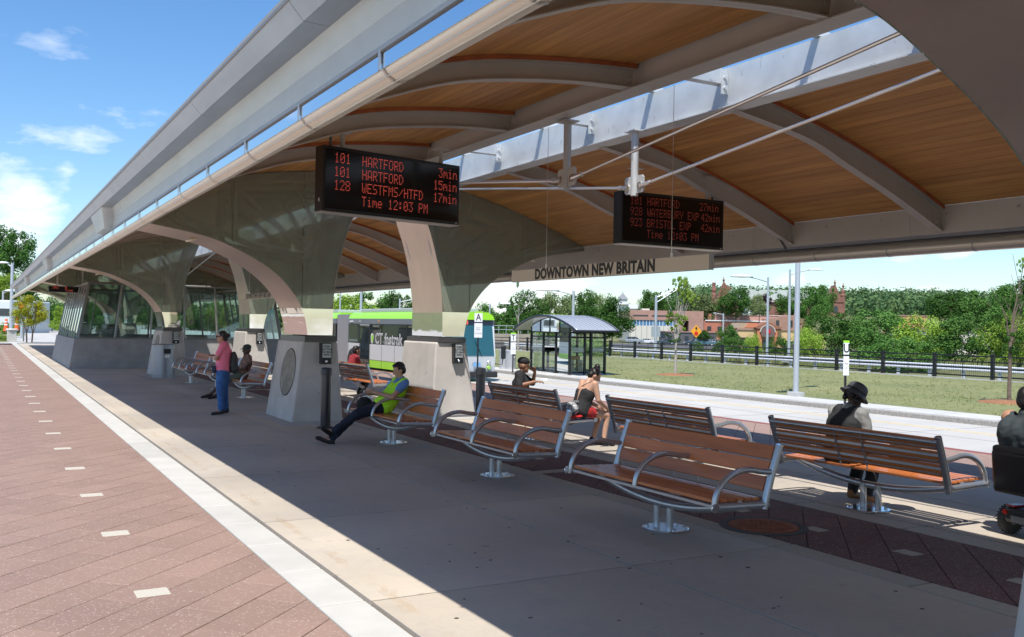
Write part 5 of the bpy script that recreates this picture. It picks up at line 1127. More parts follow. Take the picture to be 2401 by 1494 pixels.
# follow picture spacing
pf = [at(u, v, X=fx_).y for u, v in [(2327, 898), (2180, 885), (2060, 877), (1954, 868), (1862, 860), (1774, 858), (1694, 862), (1623, 856), (1554, 850), (1493, 847), (1436, 843)]]
st_ = (pf[0]-pf[5])/5
ys = [pf[0]-st_*k for k in range(-4, 24)]
for y in ys: link(fpm, 'post', fe, (0, y, 0))
for a, b in zip(ys, ys[1:]):
    a, b = min(a, b), max(a, b)
    for z in (.16, .56, .86, 1.14): MB().box(-.03, .03, a+.1, b-.1, z-.034, z+.034).build('rail', BLK, fe)
    MB().box(-.012, .012, (a+b)/2-.012, (a+b)/2+.012, .05, 1.14).build('picket', BLK, fe)
    wm = MB()
    for k in range(int((b-a)/.1)): wm.box(-.004, .004, a+.1+k*.1, a+.109+k*.1, .16, .86)
    for k in range(8): wm.box(-.003, .003, a+.1, b-.1, .2+k*.085, .206+k*.085)
    wm.build('wire_mesh', BLK, fe)
gr = thing('guardrail', 'galvanised corrugated guardrail behind the black fence', 'guardrail', (fx_+1.9, 0, -.35))
GZ = mat('guard_zinc', (.72, .74, .78), .45, .1)
prof = [(-.0, .30), (-.05, .34), (-.05, .38), (0, .44), (-.0, .48), (-.05, .54), (-.05, .58), (0, .62)]
mb = MB(); y = 4.0
for k in range(24):
    m_ = MB().prism(prof+[(x+.02, z) for x, z in prof[::-1]], 3.98, 'y', 4+k*4.0); m_.build('rail', GZ, gr); MB().box(.02, .12, 5+k*4-.08, 5+k*4+.08, -.1, .6).build('post', GZ, gr); MB().box(.02, .12, 7+k*4-.08, 7+k*4+.08, -.1, .6).build('post', GZ, gr)
# white wall seen between the columns, with a fence
w0, w1 = at(330, 790, D=86), at(655, 806, D=78); d = Vector((w1.x-w0.x, w1.y-w0.y, 0)); 
ww = thing('white_wall', 'low white retaining wall seen between the far columns', 'wall', (w0.x, w0.y, -.6), math.atan2(d.y, d.x)); MB().box(0, d.length, 0, .3, 0, 1.55).build('wall_body', WHT, ww)
wf = thing('distant_fence', 'black picket fence on top of the low white wall', 'fence', (w0.x, w0.y, .95), math.atan2(d.y, d.x))
for k in range(int(d.length/.45)): MB().box(k*.45-.012, k*.45+.012, .1, .14, 0, .95).build('picket', BLK, wf)
MB().box(0, d.length, .1, .14, .92, .96).build('rail', BLK, wf); MB().box(0, d.length, .1, .14, .1, .14).build('rail', BLK, wf)
# concrete bridge abutment right of the bus with railing
b0, b1 = at(1140, 842, D=92), at(1240, 842, D=92); d = Vector((b1.x-b0.x, b1.y-b0.y, 0))
ab = thing('bridge_abutment', 'tan concrete abutment with wire railing right of the bus', 'abutment', b0, math.atan2(d.y, d.x))
ABM = mat('abutment_tan', (.33, .28, .22), .85, nscale=1, var=.12)
MB().box(-1, d.length+.8, 0, .6, 0, 60/FPX*92).build('wall_body', ABM, ab); MB().box(-1, d.length*.45, -.3, 0, 0, 1.7).build('lower_block', mat('abutment_grey', (.2, .19, .18), .85), ab)
for k in range(9): MB().box(-1+k*.72, -.96+k*.72, .1, .16, 2.5, 3.3).build('railing_post', POLE, ab)
for z in (2.9, 3.28): MB().box(-1, d.length+.8, .1, .15, z, z+.05).build('railing', POLE, ab)
# ================================================================ trees
def leafmat(name, c, c2, sc=.5):
    m = bpy.data.materials.new(name); m.use_nodes = True; t = m.node_tree; t.nodes.clear(); NN = t.nodes.new; LL = t.links.new
    o = NN('ShaderNodeOutputMaterial'); d = NN('ShaderNodeBsdfDiffuse'); tr = NN('ShaderNodeBsdfTranslucent'); mi = NN('ShaderNodeMixShader'); mi.inputs[0].default_value = .22
    g = NN('ShaderNodeNewGeometry'); n = NN('ShaderNodeTexNoise'); n.inputs['Scale'].default_value = sc; n.inputs['Detail'].default_value = 4; LL(g.outputs['Position'], n.inputs[0])
    r = NN('ShaderNodeMapRange'); r.inputs[1].default_value = .35; r.inputs[2].default_value = .65; LL(n.outputs[0], r.inputs[0])
    x = NN('ShaderNodeMix'); x.data_type = 'RGBA'; x.inputs[6].default_value = (*c, 1); x.inputs[7].default_value = (*c2, 1); LL(r.outputs[0], x.inputs[0])
    oi = NN('ShaderNodeObjectInfo'); hv = NN('ShaderNodeHueSaturation'); q = NN('ShaderNodeMapRange'); q.inputs[3].default_value = .75; q.inputs[4].default_value = 1.25; LL(oi.outputs['Random'], q.inputs[0]); LL(q.outputs[0], hv.inputs['Value']); LL(x.outputs[2], hv.inputs['Color'])
    LL(hv.outputs[0], d.inputs[0]); LL(hv.outputs[0], tr.inputs[0]); LL(d.outputs[0], mi.inputs[1]); LL(tr.outputs[0], mi.inputs[2]); LL(mi.outputs[0], o.inputs[0]); return m
LF1 = leafmat('leaf_mid', (.065, .155, .035), (.115, .225, .055)); LF2 = leafmat('leaf_dark', (.05, .12, .028), (.085, .18, .04)); LF3 = leafmat('leaf_bright', (.2, .33, .04), (.28, .4, .07)); LF4 = leafmat('leaf_yellow', (.42, .40, .03), (.26, .30, .04), 1.5)
LF5 = leafmat('leaf_purple', (.035, .018, .03), (.06, .03, .04)); LF6 = leafmat('leaf_olive', (.15, .21, .08), (.22, .28, .12)); BARK = mat('bark', (.16, .12, .09), .9, nscale=8, var=.3, bump=.5); BARKP = mat('pale_bark', (.4, .36, .32), .9, nscale=8, var=.2)
def crown_mesh(name, n, rx, rz, leaf, mt, clumps=40, seed=1, gap=.16, low=-.75, hollow=.35, asp=1.0):
    r = random.Random(seed); mb = MB(); cs = []
    for _ in range(clumps):
        while True:
            p = Vector((r.uniform(-1, 1), r.uniform(-1, 1), r.uniform(low, 1)))
            if hollow < p.length < .92: break
        cs.append((p, r.uniform(.55, 1.3)*gap))
    for i in range(n):
        c, s = cs[r.randrange(clumps)]; v = Vector((r.gauss(0, 1), r.gauss(0, 1), r.gauss(0, 1))).normalized()*s*r.uniform(.55, 1.15)
        p = c+v; P_ = Vector((p.x*rx, p.y*rx, p.z*rz)); nrm = (v.normalized()*.8+Vector((r.gauss(0, .5), r.gauss(0, .5), r.gauss(.35, .5)))).normalized()
        a = nrm.cross(Vector((r.gauss(0, 1), r.gauss(0, 1), r.gauss(0, 1)))).normalized(); b = nrm.cross(a); l = leaf*r.uniform(.6, 1.3)
        mb.add([P_-a*l*.5, P_+b*l*.33*asp, P_+a*l*.55, P_-b*l*.33*asp], [(0, 1, 2, 3)])
    me = bpy.data.meshes.new(name); me.from_pydata(mb.v, [], mb.f); me.materials.append(mt); return me, cs
def trunk_mesh(h, r, limbs, rx, rz, ch, seed, mt=BARK):
    q = random.Random(seed); mb = MB(); top = h
    pts = [(0, 0, -.3), (q.uniform(-.02, .02)*h, 0, h*.4), (q.uniform(-.04, .04)*h, q.uniform(-.03, .03)*h, top)]
    mb.tube(pts, r, 8, r2=r*.5)
    for k in range(limbs):
        a = q.uniform(0, 6.3); b = h*q.uniform(.45, .95); e = Vector((math.cos(a)*rx*q.uniform(.4, .8), math.sin(a)*rx*q.uniform(.4, .8), ch+rz*q.uniform(-.3, .7))); s = Vector((0, 0, b)); mb.tube([s, s.lerp(e, .5)+Vector((0, 0, .05*h)), e], r*.35, 5, r2=r*.08)
    return mb.mesh('trunk', mt)
KIND = {}
def kind(k, n, leaf, mt, clumps, seed, gap=.2, asp=1, low=-.75, hollow=.35, bark=BARK):
    # unit crown radius 1 (wide) x 1 (tall half)
    me, _ = crown_mesh('crown', n, 1, 1, leaf, mt, clumps, seed, gap, low, hollow, asp); KIND[k] = (me, bark)
kind('mid', 9000, .085, LF1, 60, 1, .24); kind('mid2', 9000, .08, LF1, 46, 2, .27); kind('dark', 10000, .075, LF2, 55, 3, .26); kind('dark2', 9000, .085, LF2, 48, 4, .25)
kind('bright', 8000, .085, LF3, 42, 5, .24); kind('olive', 8000, .085, LF6, 50, 6, .26); kind('purple', 5000, .1, LF5, 30, 7, .26); kind('yellow', 9000, .075, LF4, 50, 8, .24); kind('bush', 12000, .06, LF1, 80, 9, .22, low=-.9, hollow=.2); kind('bushb', 12000, .06, LF3, 80, 12, .22, low=-.9, hollow=.2)
kind('near', 5200, .065, LF3, 26, 10, .15, hollow=.2, bark=BARKP); kind('nearl', 2600, .07, LF1, 15, 11, .14, hollow=.2, bark=BARKP)
tk = {}
def tree_px(u, vt, vb, w, D, k, label, base=None, name='tree', group=None, zb=None, ch=.5, cat='tree', trunk=True, rzf=1):
    # u centre px, vt crown top px, vb crown bottom px, w crown width px, base px of the trunk foot, D depth
    base = base or vb+6; s = D/FPX; p = at(u, base, D=D); rx = w*s/2; rz = (vb-vt)*s/2*1.05; zc = (base-(vt+vb)/2)*s
    t = thing(name, label, cat, p, random.uniform(0, 6.3), group); me, bark = KIND[k]
    o = link(me, 'crown', t, (0, 0, zc)); o.scale = (rx, rx, rz)
    if trunk:
        key = (bark.name, random.randrange(4))
        if key not in tk: tk[key] = trunk_mesh(1.0, .045, 7, .55, .5, 1.0, hash(key) % 99, bark)
        o = link(tk[key], 'trunk', t); o.scale = (max(rx*.8, zc*.55), max(rx*.8, zc*.55), zc)
    return t
G1 = 'trees beyond the road'
R = [(1160, 706, 790, 120, 125, 'mid', 'mid green tree right behind stop sign A'), (1235, 690, 795, 110, 132, 'mid2', 'tree behind the left corner of the vaulted shelter'), (1300, 688, 795, 100, 138, 'olive', 'paler olive tree left of the white lamp post over the shelter'), (1362, 676, 790, 90, 150, 'dark', 'tall dark tree immediately right of the white lamp post'), (1290, 735, 810, 120, 105, 'bright', 'light green shrubby tree just above the shelter roof'),
     (1435, 700, 795, 100, 112, 'dark2', 'round dense tree right of the vaulted shelter roof'), (1395, 690, 780, 70, 165, 'olive', 'olive tree peeping between the dark and the round tree'), (1530, 678, 745, 78, 330, 'dark', 'dark tree crown above the flat brick building'), (1380, 790, 850, 110, 75, 'bright', 'low bright bush right behind the shelter posts'),
     (1215, 660, 790, 46, 58, 'nearl', 'sparse young tree rising left of the shelter roof'), (1638, 688, 770, 110, 340, 'olive', 'grey-green tree left of the church gable'), (1725, 668, 745, 86, 330, 'dark', 'big round dark tree in front of the church roof'), (1775, 690, 735, 34, 345, 'olive', 'rusty green small tree right of the big round church tree'), (1795, 690, 735, 34, 350, 'purple', 'dark purple-leaved tree beside the church roof'),
     (1850, 685, 745, 70, 345, 'mid2', 'leaning-topped tree below the church roof'), (1900, 675, 760, 80, 320, 'dark2', 'dark tree left of the church entrance gable'), (1935, 665, 740, 50, 370, 'mid', 'small tree crown touching the church gable'), (1705, 760, 815, 50, 190, 'mid', 'tree in front of the red building, left of the tan restaurant'), (1650, 775, 800, 36, 240, 'dark2', 'small tree behind the orange warning sign'),
     (1780, 712, 742, 60, 300, 'olive', 'silvery shrub below the purple-leaved tree'),
     (1725, 788, 850, 62, 78, 'bush', 'feathery bush behind the fence left of the tan restaurant'), (1765, 785, 850, 50, 82, 'bushb', 'feathery bush in front of the restaurant entrance'), (1825, 790, 855, 66, 76, 'bush', 'feathery bush right of the restaurant door'), (1635, 800, 850, 34, 88, 'bush', 'narrow shrub beside the orange warning sign'), (1682, 800, 850, 26, 90, 'bush', 'narrow pointed shrub between the warning sign and the far lamp post'),
     (1950, 735, 860, 170, 80, 'bush', 'large feathery sumac thicket left of stop sign U'), (2060, 728, 865, 190, 84, 'bush', 'large sumac thicket right of stop sign U'), (2165, 745, 870, 170, 76, 'bushb', 'lighter sumac thicket in the right half of the fence'), (2270, 735, 880, 190, 72, 'bush', 'sumac thicket near the right edge behind the fence'), (2375, 740, 890, 170, 66, 'bushb', 'bright thicket at the right edge behind the fence'),
     (1890, 770, 860, 90, 74, 'bushb', 'light green shrub right of the tall lamp posts'), (2110, 790, 890, 200, 62, 'bush', 'low thicket directly behind the guardrail right of centre'), (2230, 680, 760, 120, 150, 'dark', 'dark tree on the right below the hillside roofs'), (2330, 665, 780, 130, 120, 'mid', 'tall tree left of the near young tree at the right edge'), (2395, 660, 760, 100, 130, 'dark2', 'dark tall tree at the extreme right edge'),
     (2010, 745, 800, 90, 130, 'mid2', 'tree in the middle distance above stop sign U')]
for u, vt, vb, w, D, k, lab in R: tree_px(u, vt, vb, w, D, k, lab, base=max(vb+8, 0), group=G1, name='bush' if 'bush' in k else 'tree', cat='bush' if 'bush' in k else 'tree')
for i, (u, vt, vb, w, D, k, lab) in enumerate([(825, 690, 790, 130, 130, 'bright', 'light yellow-green tree above the front part of the bus roof'), (880, 682, 790, 120, 140, 'mid', 'dense mid green tree above the middle of the bus'), (935, 680, 790, 90, 135, 'dark', 'dark tree above the bus beside the right pedestal'), (1010, 690, 800, 120, 140, 'mid2', 'tree largely hidden behind the right column'), (760, 690, 790, 90, 150, 'mid2', 'tree seen just right of the left column'),
     (518, 702, 790, 70, 62, 'bright', 'bright green street tree framed between the distant columns'), (470, 706, 780, 90, 120, 'mid', 'tree behind the low white wall, left of the bright street tree'), (600, 705, 780, 80, 120, 'mid2', 'tree behind the waiting room glass right of the bright street tree'), (240, 712, 780, 80, 140, 'mid', 'tree visible through the glazed waiting room'), (380, 715, 780, 90, 150, 'dark', 'dark tree behind the distant grey pedestal')]):
    tree_px(u, vt, vb, w, D, k, lab, group=G1)
# left edge
for u, vt, vb, w, D, k, lab in [(20, 528, 650, 115, 150, 'dark', 'tall dark tree at the upper left edge above the lamp post'), (8, 640, 700, 90, 125, 'bright', 'lighter tree below the tall dark tree at the left edge'), (30, 655, 735, 120, 140, 'mid', 'mid green tree behind the yellow tree at the left edge'), (122, 700, 765, 60, 130, 'mid2', 'green tree right of the yellow tree'), (95, 712, 770, 50, 150, 'dark2', 'dark tree directly behind the yellow tree'), (150, 716, 770, 50, 120, 'bright', 'bright tree glimpsed left of the waiting room glass'), (215, 720, 775, 60, 160, 'dark2', 'shadowed tree behind the waiting room')]:
    tree_px(u, vt, vb, w, D, k, lab, base=790 if vb < 760 else vb+10, group='trees at the left end of the platform')
# yellow tree with two trunks
D = 70; s = D/FPX; p = at(68, 806, D=D); t = thing('tree', 'small yellow-leaved two-stemmed tree at the left end of the platform', 'tree', p)
o = link(KIND['yellow'][0], 'crown', t, (0, 0, (806-732)*s)); o.scale = (40*s, 40*s, 40*s)
mb = MB()
for q_ in (-.16, .2):
    b = RT*q_; mb.tube([b+Vector((0, 0, -.1)), b*1.3+Vector((0, 0, .9))], .06, 6)
    for j in range(5): a = j*1.25; mb.tube([b*1.3+Vector((0, 0, .7+j*.05)), b*1.5+Vector((math.cos(a)*.5, math.sin(a)*.5, 2.4)), b+Vector((math.cos(a)*.8, math.sin(a)*.8, 3.0))], .03, 5, r2=.012)
mb.build('trunk', BARK, t)
# near young trees on the lawn
def young(u, base, segs, label, D=None, mt=BARKP):
    p = at(u, base, Z=-.38); D = p.dot(FW); s = D/FPX; t = thing('young_tree', label, 'tree', p, 0, 'young trees on the lawn')
    mb = MB(); fork = (base-800)*s; mb.tube([(0, 0, -.1), (.02, 0, fork)], .07, 8, r2=.05)
    for j, (du, v, w, h, k) in enumerate(segs):
        c = RT*(du*s)+Vector((0, 0, (base-v)*s)); o = link(KIND[k][0], 'crown', t, c, j*1.3); o.scale = (w*s/2, w*s/2, h*s/2)
        mb.tube([(0, 0, fork*.93), c*.35+Vector((0, 0, fork*.75)), c], .035, 5, r2=.01); mb.tube([(0, 0, fork*.9), c*.3+Vector((.1, .1, fork*.8)), c+Vector((.2, -.2, h*s*.4))], .025, 5, r2=.006)
        mb.tube([(0, 0, fork*.95), c*.5+Vector((.15, -.1, fork*.5)), c+Vector((-.3, .2, h*s*.5))], .02, 5, r2=.006)
    mb.build('trunk', mt, t); m_ = MB().lathe([(1.0, -.03), (.9, .04), (.5, .08), (.1, .1)], 24, Matrix.Translation(p) @ Matrix.Diagonal((1, 1, 1, 1)))
    o = m_.build('mulch_ring', mat('bark_mulch', (.28, .13, .06), .95, nscale=12, var=.35, bump=1, bscale=60), smooth=True); tag(o, 'brown mulch ring round the foot of the '+('young tree in the middle of the lawn' if u < 2000 else 'young tree at the right edge'), 'mulch')
young(1583, 880, [(0, 755, 64, 60, 'near'), (28, 700, 50, 50, 'near'), (-12, 720, 30, 70, 'nearl'), (8, 665, 40, 50, 'near'), (18, 680, 34, 90, 'near'), (-4, 790, 50, 40, 'nearl')], 'young light green tree with pale trunk in the middle of the lawn')
young(2366, 945, [(10, 760, 110, 130, 'nearl'), (-20, 720, 60, 90, 'nearl'), (28, 680, 60, 70, 'nearl'), (30, 620, 30, 50, 'near'), (0, 800, 90, 100, 'nearl')], 'young sparse tree with brown tips at the right edge of the lawn', mt=BARK)
# far hillside wood
hw = MB(); r_ = random.Random(5)
for k in range(1500):
    az_ = r_.uniform(.17, .62); d = r_.uniform(430, 900); p = RT*(az_*d)+Vector((FW.x, FW.y, 0)).normalized()*d; z = terr(p.x, p.y); R_ = r_.uniform(3.5, 10)
    for j in range(34):
        v = Vector((r_.gauss(0, 1), r_.gauss(0, 1), abs(r_.gauss(0, 1)))).normalized()*R_*r_.uniform(.8, 1.1); c = Vector((p.x, p.y, z+R_*.4))+v; a = Vector((r_.gauss(0, 1), r_.gauss(0, 1), r_.gauss(0, 1))).normalized(); b = a.cross(v.normalized()); hw.add([c-a*1.1, c+b*1.0, c+a*1.1, c-b*1.0], [(0, 1, 2, 3)])
me = bpy.data.meshes.new('w'); me.from_pydata(hw.v, [], hw.f); me.materials.append(leafmat('leaf_far', (.045, .1, .045), (.13, .2, .08), .11)); o = bpy.data.objects.new('hillside_wood', me); COL.objects.link(o); tag(stuff(o), 'dense green wood covering the hillside on the right horizon', 'wood')
# tree belt far behind (fills horizon) 
hb = MB()
for k in range(900):
    az_ = r_.uniform(-.75, .2); d = r_.uniform(260, 420) if az_ < .0 else r_.uniform(400, 480); p = RT*(az_*d)+Vector((FW.x, FW.y, 0)).normalized()*d; z = terr(p.x, p.y); R_ = r_.uniform(3.5, 6)
    for j in range(30):
        v = Vector((r_.gauss(0, 1), r_.gauss(0, 1), abs(r_.gauss(0, 1.2)))).normalized()*R_*r_.uniform(.8, 1.1); c = Vector((p.x, p.y, z+R_*.3))+v; a = Vector((r_.gauss(0, 1), r_.gauss(0, 1), r_.gauss(0, 1))).normalized(); b = a.cross(v.normalized()); hb.add([c-a*.9, c+b*.8, c+a*.9, c-b*.8], [(0, 1, 2, 3)])
me = bpy.data.meshes.new('w'); me.from_pydata(hb.v, [], hb.f); me.materials.append(leafmat('leaf_belt', (.05, .1, .03), (.09, .15, .05), .05)); o = bpy.data.objects.new('distant_tree_belt', me); COL.objects.link(o); tag(stuff(o), 'distant belt of green trees along the horizon behind the station', 'wood')
# scrub on the bank beyond the fence
sb = MB()
for k in range(9000):
    d = r_.uniform(60, 150); az_ = r_.uniform(.05, .56); p = RT*(az_*d)+Vector((FW.x, FW.y, 0)).normalized()*d; z = terr(p.x, p.y)
    if p.x < 46: continue
    for j in range(2): a = r_.uniform(0, 3.1); w_ = .12; h_ = r_.uniform(.25, .7); dx, dy = math.cos(a)*w_, math.sin(a)*w_; sb.add([(p.x-dx, p.y-dy, z-.05), (p.x+dx, p.y+dy, z-.05), (p.x+dy, p.y+dx, z+h_)], [(0, 1, 2)])
me = bpy.data.meshes.new('w'); me.from_pydata(sb.v, [], sb.f); me.materials.append(mat('dry_grass', (.3, .28, .11), .9, nscale=.15, col2=(.13, .18, .05))); o = bpy.data.objects.new('bank_grass', me); COL.objects.link(o); tag(stuff(o), 'tall yellowing grass on the bank beyond the guardrail', 'grass')
# ================================================================ buildings
def place(u0, u1, v, D, name, label, cat='building'):
    a, b = at(u0, v, D=D), at(u1, v, D=D); t = thing(name, label, cat, a, -_a); return t, (b-a).length, D/FPX
BRICK = mat('brick_brown', (.38, .22, .17), .85, nscale=.6, var=.12); BRICKR = mat('brick_red', (.46, .17, .11), .85, nscale=.6, var=.12); CREAM = mat('stucco_cream', (.62, .43, .22), .8, nscale=1, var=.05); PANW = mat('pale_panel', (.62, .58, .5), .7); WIN = mat('window_blue', (.08, .2, .35), .15); WIND = mat('window_dark', (.04, .05, .06), .15); TERR = mat('terracotta', (.55, .2, .1), .8)
ROOFG = mat('slate_green', (.28, .31, .27), .7, nscale=.4, var=.1); TAR = mat('roof_brown', (.33, .2, .16), .85, nscale=.3, var=.15)
def bx(t, u, v0, v1, s, y0, dep, u0, vb, name, mt, x1=None): pass
# 1 brown brick offices
t, w, s = place(1475, 1648, 812, 300, 'office_building', 'brown brick and cream office building with a blue window strip behind the parked cars')
Z = lambda v: (812-v)*s
MB().box(0, w, 0, 30, -2, Z(800)).build('ground_floor', WIND, t)
MB().box(0, w*.72, -.2, 30, Z(800), Z(763)).build('cream_wall', PANW, t); MB().box(0, w*.72, 0, 30, Z(762.8), Z(750)).build('window_band', WIN, t)
for k in range(16): MB().box(k*w*.72/16, k*w*.72/16+.15, -.1, 0, Z(763), Z(750)).build('mullion', WHT, t)
MB().box(0, w, -.3, 30, Z(749.8), Z(727)).build('brick_parapet', BRICK, t)
for a in (.05, .3, .55): MB().box(w*a, w*(a+.2), -.36, -.3, Z(741), Z(738)).build('recess', WIND, t)
MB().box(w*.64, w*.72, -.6, 30, -2, Z(749)).build('brick_pier', BRICK, t); MB().box(w*.8, w, -.5, 30, -2, Z(749)).build('brick_wing', BRICK, t)
for k in range(10): MB().box(w*.02+k*w*.06, w*.02+k*w*.06+w*.035, -.1, 0, Z(810), Z(801)).build('shop_window', WIN, t)
for k in range(9): MB().box(w*.01+k*w*.075, w*.01+k*w*.075+.12, -.26, -.2, Z(800), Z(763)).build('panel_joint', mat('joint_grey', (.3, .28, .25), .8), t)
MB().box(w*.2, w*.3, 5, 9, Z(727), Z(722)).build('roof_unit', PANW, t)
# 2 red brick block with long tar roof
t, w, s = place(1650, 1893, 812, 330, 'brick_building', 'long red brick building with a brown upper wall behind the tan restaurant'); Z = lambda v: (812-v)*s
MB().box(0, w*.62, 0, 25, -2, Z(752)).build('brick_wall', BRICKR, t); MB().box(w*.01, w*.62, -.3, 0, Z(752.5), Z(750)).build('parapet_cap', WHT, t)
MB().box(w*.12, w*.96, 3, 30, -2, Z(737)).build('upper_wall', mat('brick_faded', (.5, .31, .25), .85, nscale=.4, var=.12), t); MB().box(w*.12, w*.96, 2.8, 3, Z(737.5), Z(736)).build('coping', PANW, t)
MB().box(w*.05, w*.08, 2, 4, Z(752), Z(736)).build('chimney', BRICKR, t); MB().box(w*.25, w*.28, 6, 8, Z(737), Z(729)).build('chimney', BRICK, t)
MB().prism([(w*.58, Z(770)), (w*.96, Z(770)), (w*.96, Z(737)), (w*.77, Z(737)), (w*.7, Z(742)), (w*.58, Z(745))], 2, 'y', .8).build('side_wall', BRICK, t)
for a, b in ((.83, .86), (.89, .92), (.7, .73)): MB().box(w*a, w*b, .6, .8, Z(762), Z(748)).build('window', WIND, t)
MB().prism([(w*.93, Z(790)), (w*1.0, Z(790)), (w*1.0, Z(732)), (w*.965, Z(725)), (w*.93, Z(732))], 8, 'y', .2).build('gable_end', BRICK, t)
for k in range(5): MB().box(w*(.03+k*.1), w*(.07+k*.1), -.1, 0, Z(775), Z(765)).build('window', WIND, t)
# 3 restaurant
t, w, s = place(1729, 1935, 818, 255, 'restaurant', 'cream and terracotta restaurant with a gabled entrance arch'); Z = lambda v: (818-v)*s
MB().box(0, w, 0, 14, -2, Z(773)).build('stucco_wall', CREAM, t); MB().box(-.2, w+.2, -.3, .1, Z(773), Z(769)).build('cornice', BRICK, t)
MB().prism([(0, Z(769)), (w*.2, Z(769)), (w*.19, Z(757)), (w*.03, Z(757))], 10, 'y', .2).build('hip_roof', mat('roof_tan', (.4, .3, .2), .8), t); MB().prism([(w*.08, Z(768)), (w*.15, Z(768)), (w*.12, Z(757))], .4, 'y', -.2).build('dormer_gable', TERR, t); MB().prism([(w*.12, Z(757)), (w*.22, Z(757)), (w*.24, Z(768)), (w*.15, Z(768))], .2, 'y', -.1).build('dormer_roof', TERR, t)
e0, e1 = w*.21, w*.44
MB().box(e0, e0+(e1-e0)*.24, -1.2, 0, -2, Z(772)).build('entrance_pier', TERR, t); MB().box(e1-(e1-e0)*.24, e1, -1.2, 0, -2, Z(772)).build('entrance_pier', TERR, t)
MB().prism([(e0-.8, Z(767)), ((e0+e1)/2, Z(753)), (e1+1.2, Z(767)), (e1, Z(770)), (e0, Z(770))], 6, 'y', -1.5).build('gable', mat('gable_brown', (.28, .12, .07), .8), t)
am = (e0+e1)/2; ar = (e1-e0)*.36; arcp = [(am+ar*1.08*math.cos(a), Z(777)+ar*.98*math.sin(a)) for a in [PI*k/12 for k in range(13)]]; MB().prism(arcp, .2, 'y', -1.6).build('white_arch', PANW, t)
arcp = [(am+ar*.95*math.cos(a), Z(776)+ar*.85*math.sin(a)) for a in [PI*k/12 for k in range(13)]]; MB().prism(arcp+[(am-ar*.9, Z(786)), (am+ar*.9, Z(786))], .2, 'y', -1.7).build('arch_panel', mat('arch_grey', (.16, .1, .09), .7), t)
MB().prism([(am+.75*math.cos(a), Z(776)+.75*math.sin(a)) for a in [2*PI*k/8 for k in range(8)]], .1, 'y', -1.85).build('round_logo', mat('logo_red', (.6, .02, .03), .5), t); MB().box(am-1.6, am+1.6, -1.82, -1.72, Z(789), Z(786)).build('name_board', mat('sign_brown', (.15, .1, .08), .6), t)
MB().box(am-1.2, am+1.2, -1.1, -.9, Z(813), Z(796)).build('door', WIND, t); MB().box(w*.03, w*.2, -.15, 0, Z(807), Z(793)).build('window', WIND, t); MB().box(w*.02, w*.21, -.9, 0, Z(793), Z(791)).build('awning', mat('awning_dark', (.07, .06, .06), .7), t)
for a in (.52, .6, .75, .88): MB().box(w*a, w*a+1.3, -.15, 0, Z(812), Z(798)).build('window', WIND, t)
# 4 church on the hill
t, w, s = place(1672, 1975, 745, 420, 'church', 'long brownstone church on the hill with green slate roof and pinnacled gables'); Z = lambda v: (745-v)*s
BS = mat('brownstone', (.24, .11, .08), .85, nscale=.5, var=.2)
MB().box(w*.1, w*.92, 4, 24, -4, Z(700)).build('nave_wall', BS, t); MB().add([(w*.1, 3, Z(705)), (w*.9, 3, Z(705)), (w*.9, 14, Z(674)), (w*.1, 14, Z(674)), (w*.1, 25, Z(705)), (w*.9, 25, Z(705))], [(0, 1, 2, 3), (2, 5, 4, 3), (0, 3, 4), (1, 5, 2)]).build('slate_roof', ROOFG, t)
MB().prism([(w*.03, Z(720)), (w*.16, Z(720)), (w*.13, Z(690)), (w*.085, Z(663)), (w*.045, Z(690))], 2, 'y', 2).build('west_gable', BS, t); MB().prism([(w*.06, Z(702)), (w*.15, Z(676)), (w*.105, Z(668)), (w*.085, Z(660)), (w*.075, Z(666))], 1, 'y', 1).build('gable_coping', BS, t)
MB().lathe([(1.3, Z(720)), (1.2, Z(690)), (.9, Z(686)), (1.2, Z(680)), (.75, Z(672)), (.85, Z(663)), (.7, Z(662))], 10, Matrix.Translation((w*.01, 2, 0))).build('chimney_turret', BS, t, smooth=False)
g0 = w*.885; g1 = w*.99; gm = (g0+g1)/2
MB().prism([(g0, -4), (g1, -4), (g1, Z(702)), (gm-.3, Z(664)), (g0, Z(702))], 6, 'y', -2).build('entrance_gable', BS, t)
MB().prism([(gm-1.2, Z(728)), (gm+.9, Z(728)), (gm+.9, Z(719))]+[(gm-.15+1.05*math.cos(a), Z(719)+1.3*math.sin(a)) for a in [PI*k/8 for k in range(1, 8)]]+[(gm-1.2, Z(719))], .2, 'y', -2.15).build('arched_window', WIND, t)
MB().box(g0-.3, g1+.3, -2.3, -1.9, Z(704), Z(702)).build('string_course', BS, t)
for x, v in ((gm-.3, 664), (g1+.4, 672), (w*.085, 662)):
    MB().lathe([(.5, Z(v)), (.3, Z(v-4)), (.75, Z(v-6)), (.2, Z(v-9)), (.06, Z(v-14))], 8, Matrix.Translation((x, -1 if x > w*.5 else 2, 0))).build('finial', BS, t)
    MB().box(x-.35, x+.35, -1.05 if x > w*.5 else 2, -.95 if x > w*.5 else 2.1, Z(v-12.2), Z(v-11.5)).build('cross', BS, t)
MB().lathe([(1.1, -4), (1.1, Z(690)), (1.3, Z(688)), (.9, Z(684)), (1.0, Z(678)), (.4, Z(674))], 8, Matrix.Translation((g1+.3, -1, 0))).build('side_turret', BS, t)
MB().add([(w*.72, 26, Z(675)), (w*.86, 26, Z(675)), (w*.79, 32, Z(668))], [(0, 1, 2)]).build('rear_roof', mat('roof_black', (.06, .06, .07), .7), t)
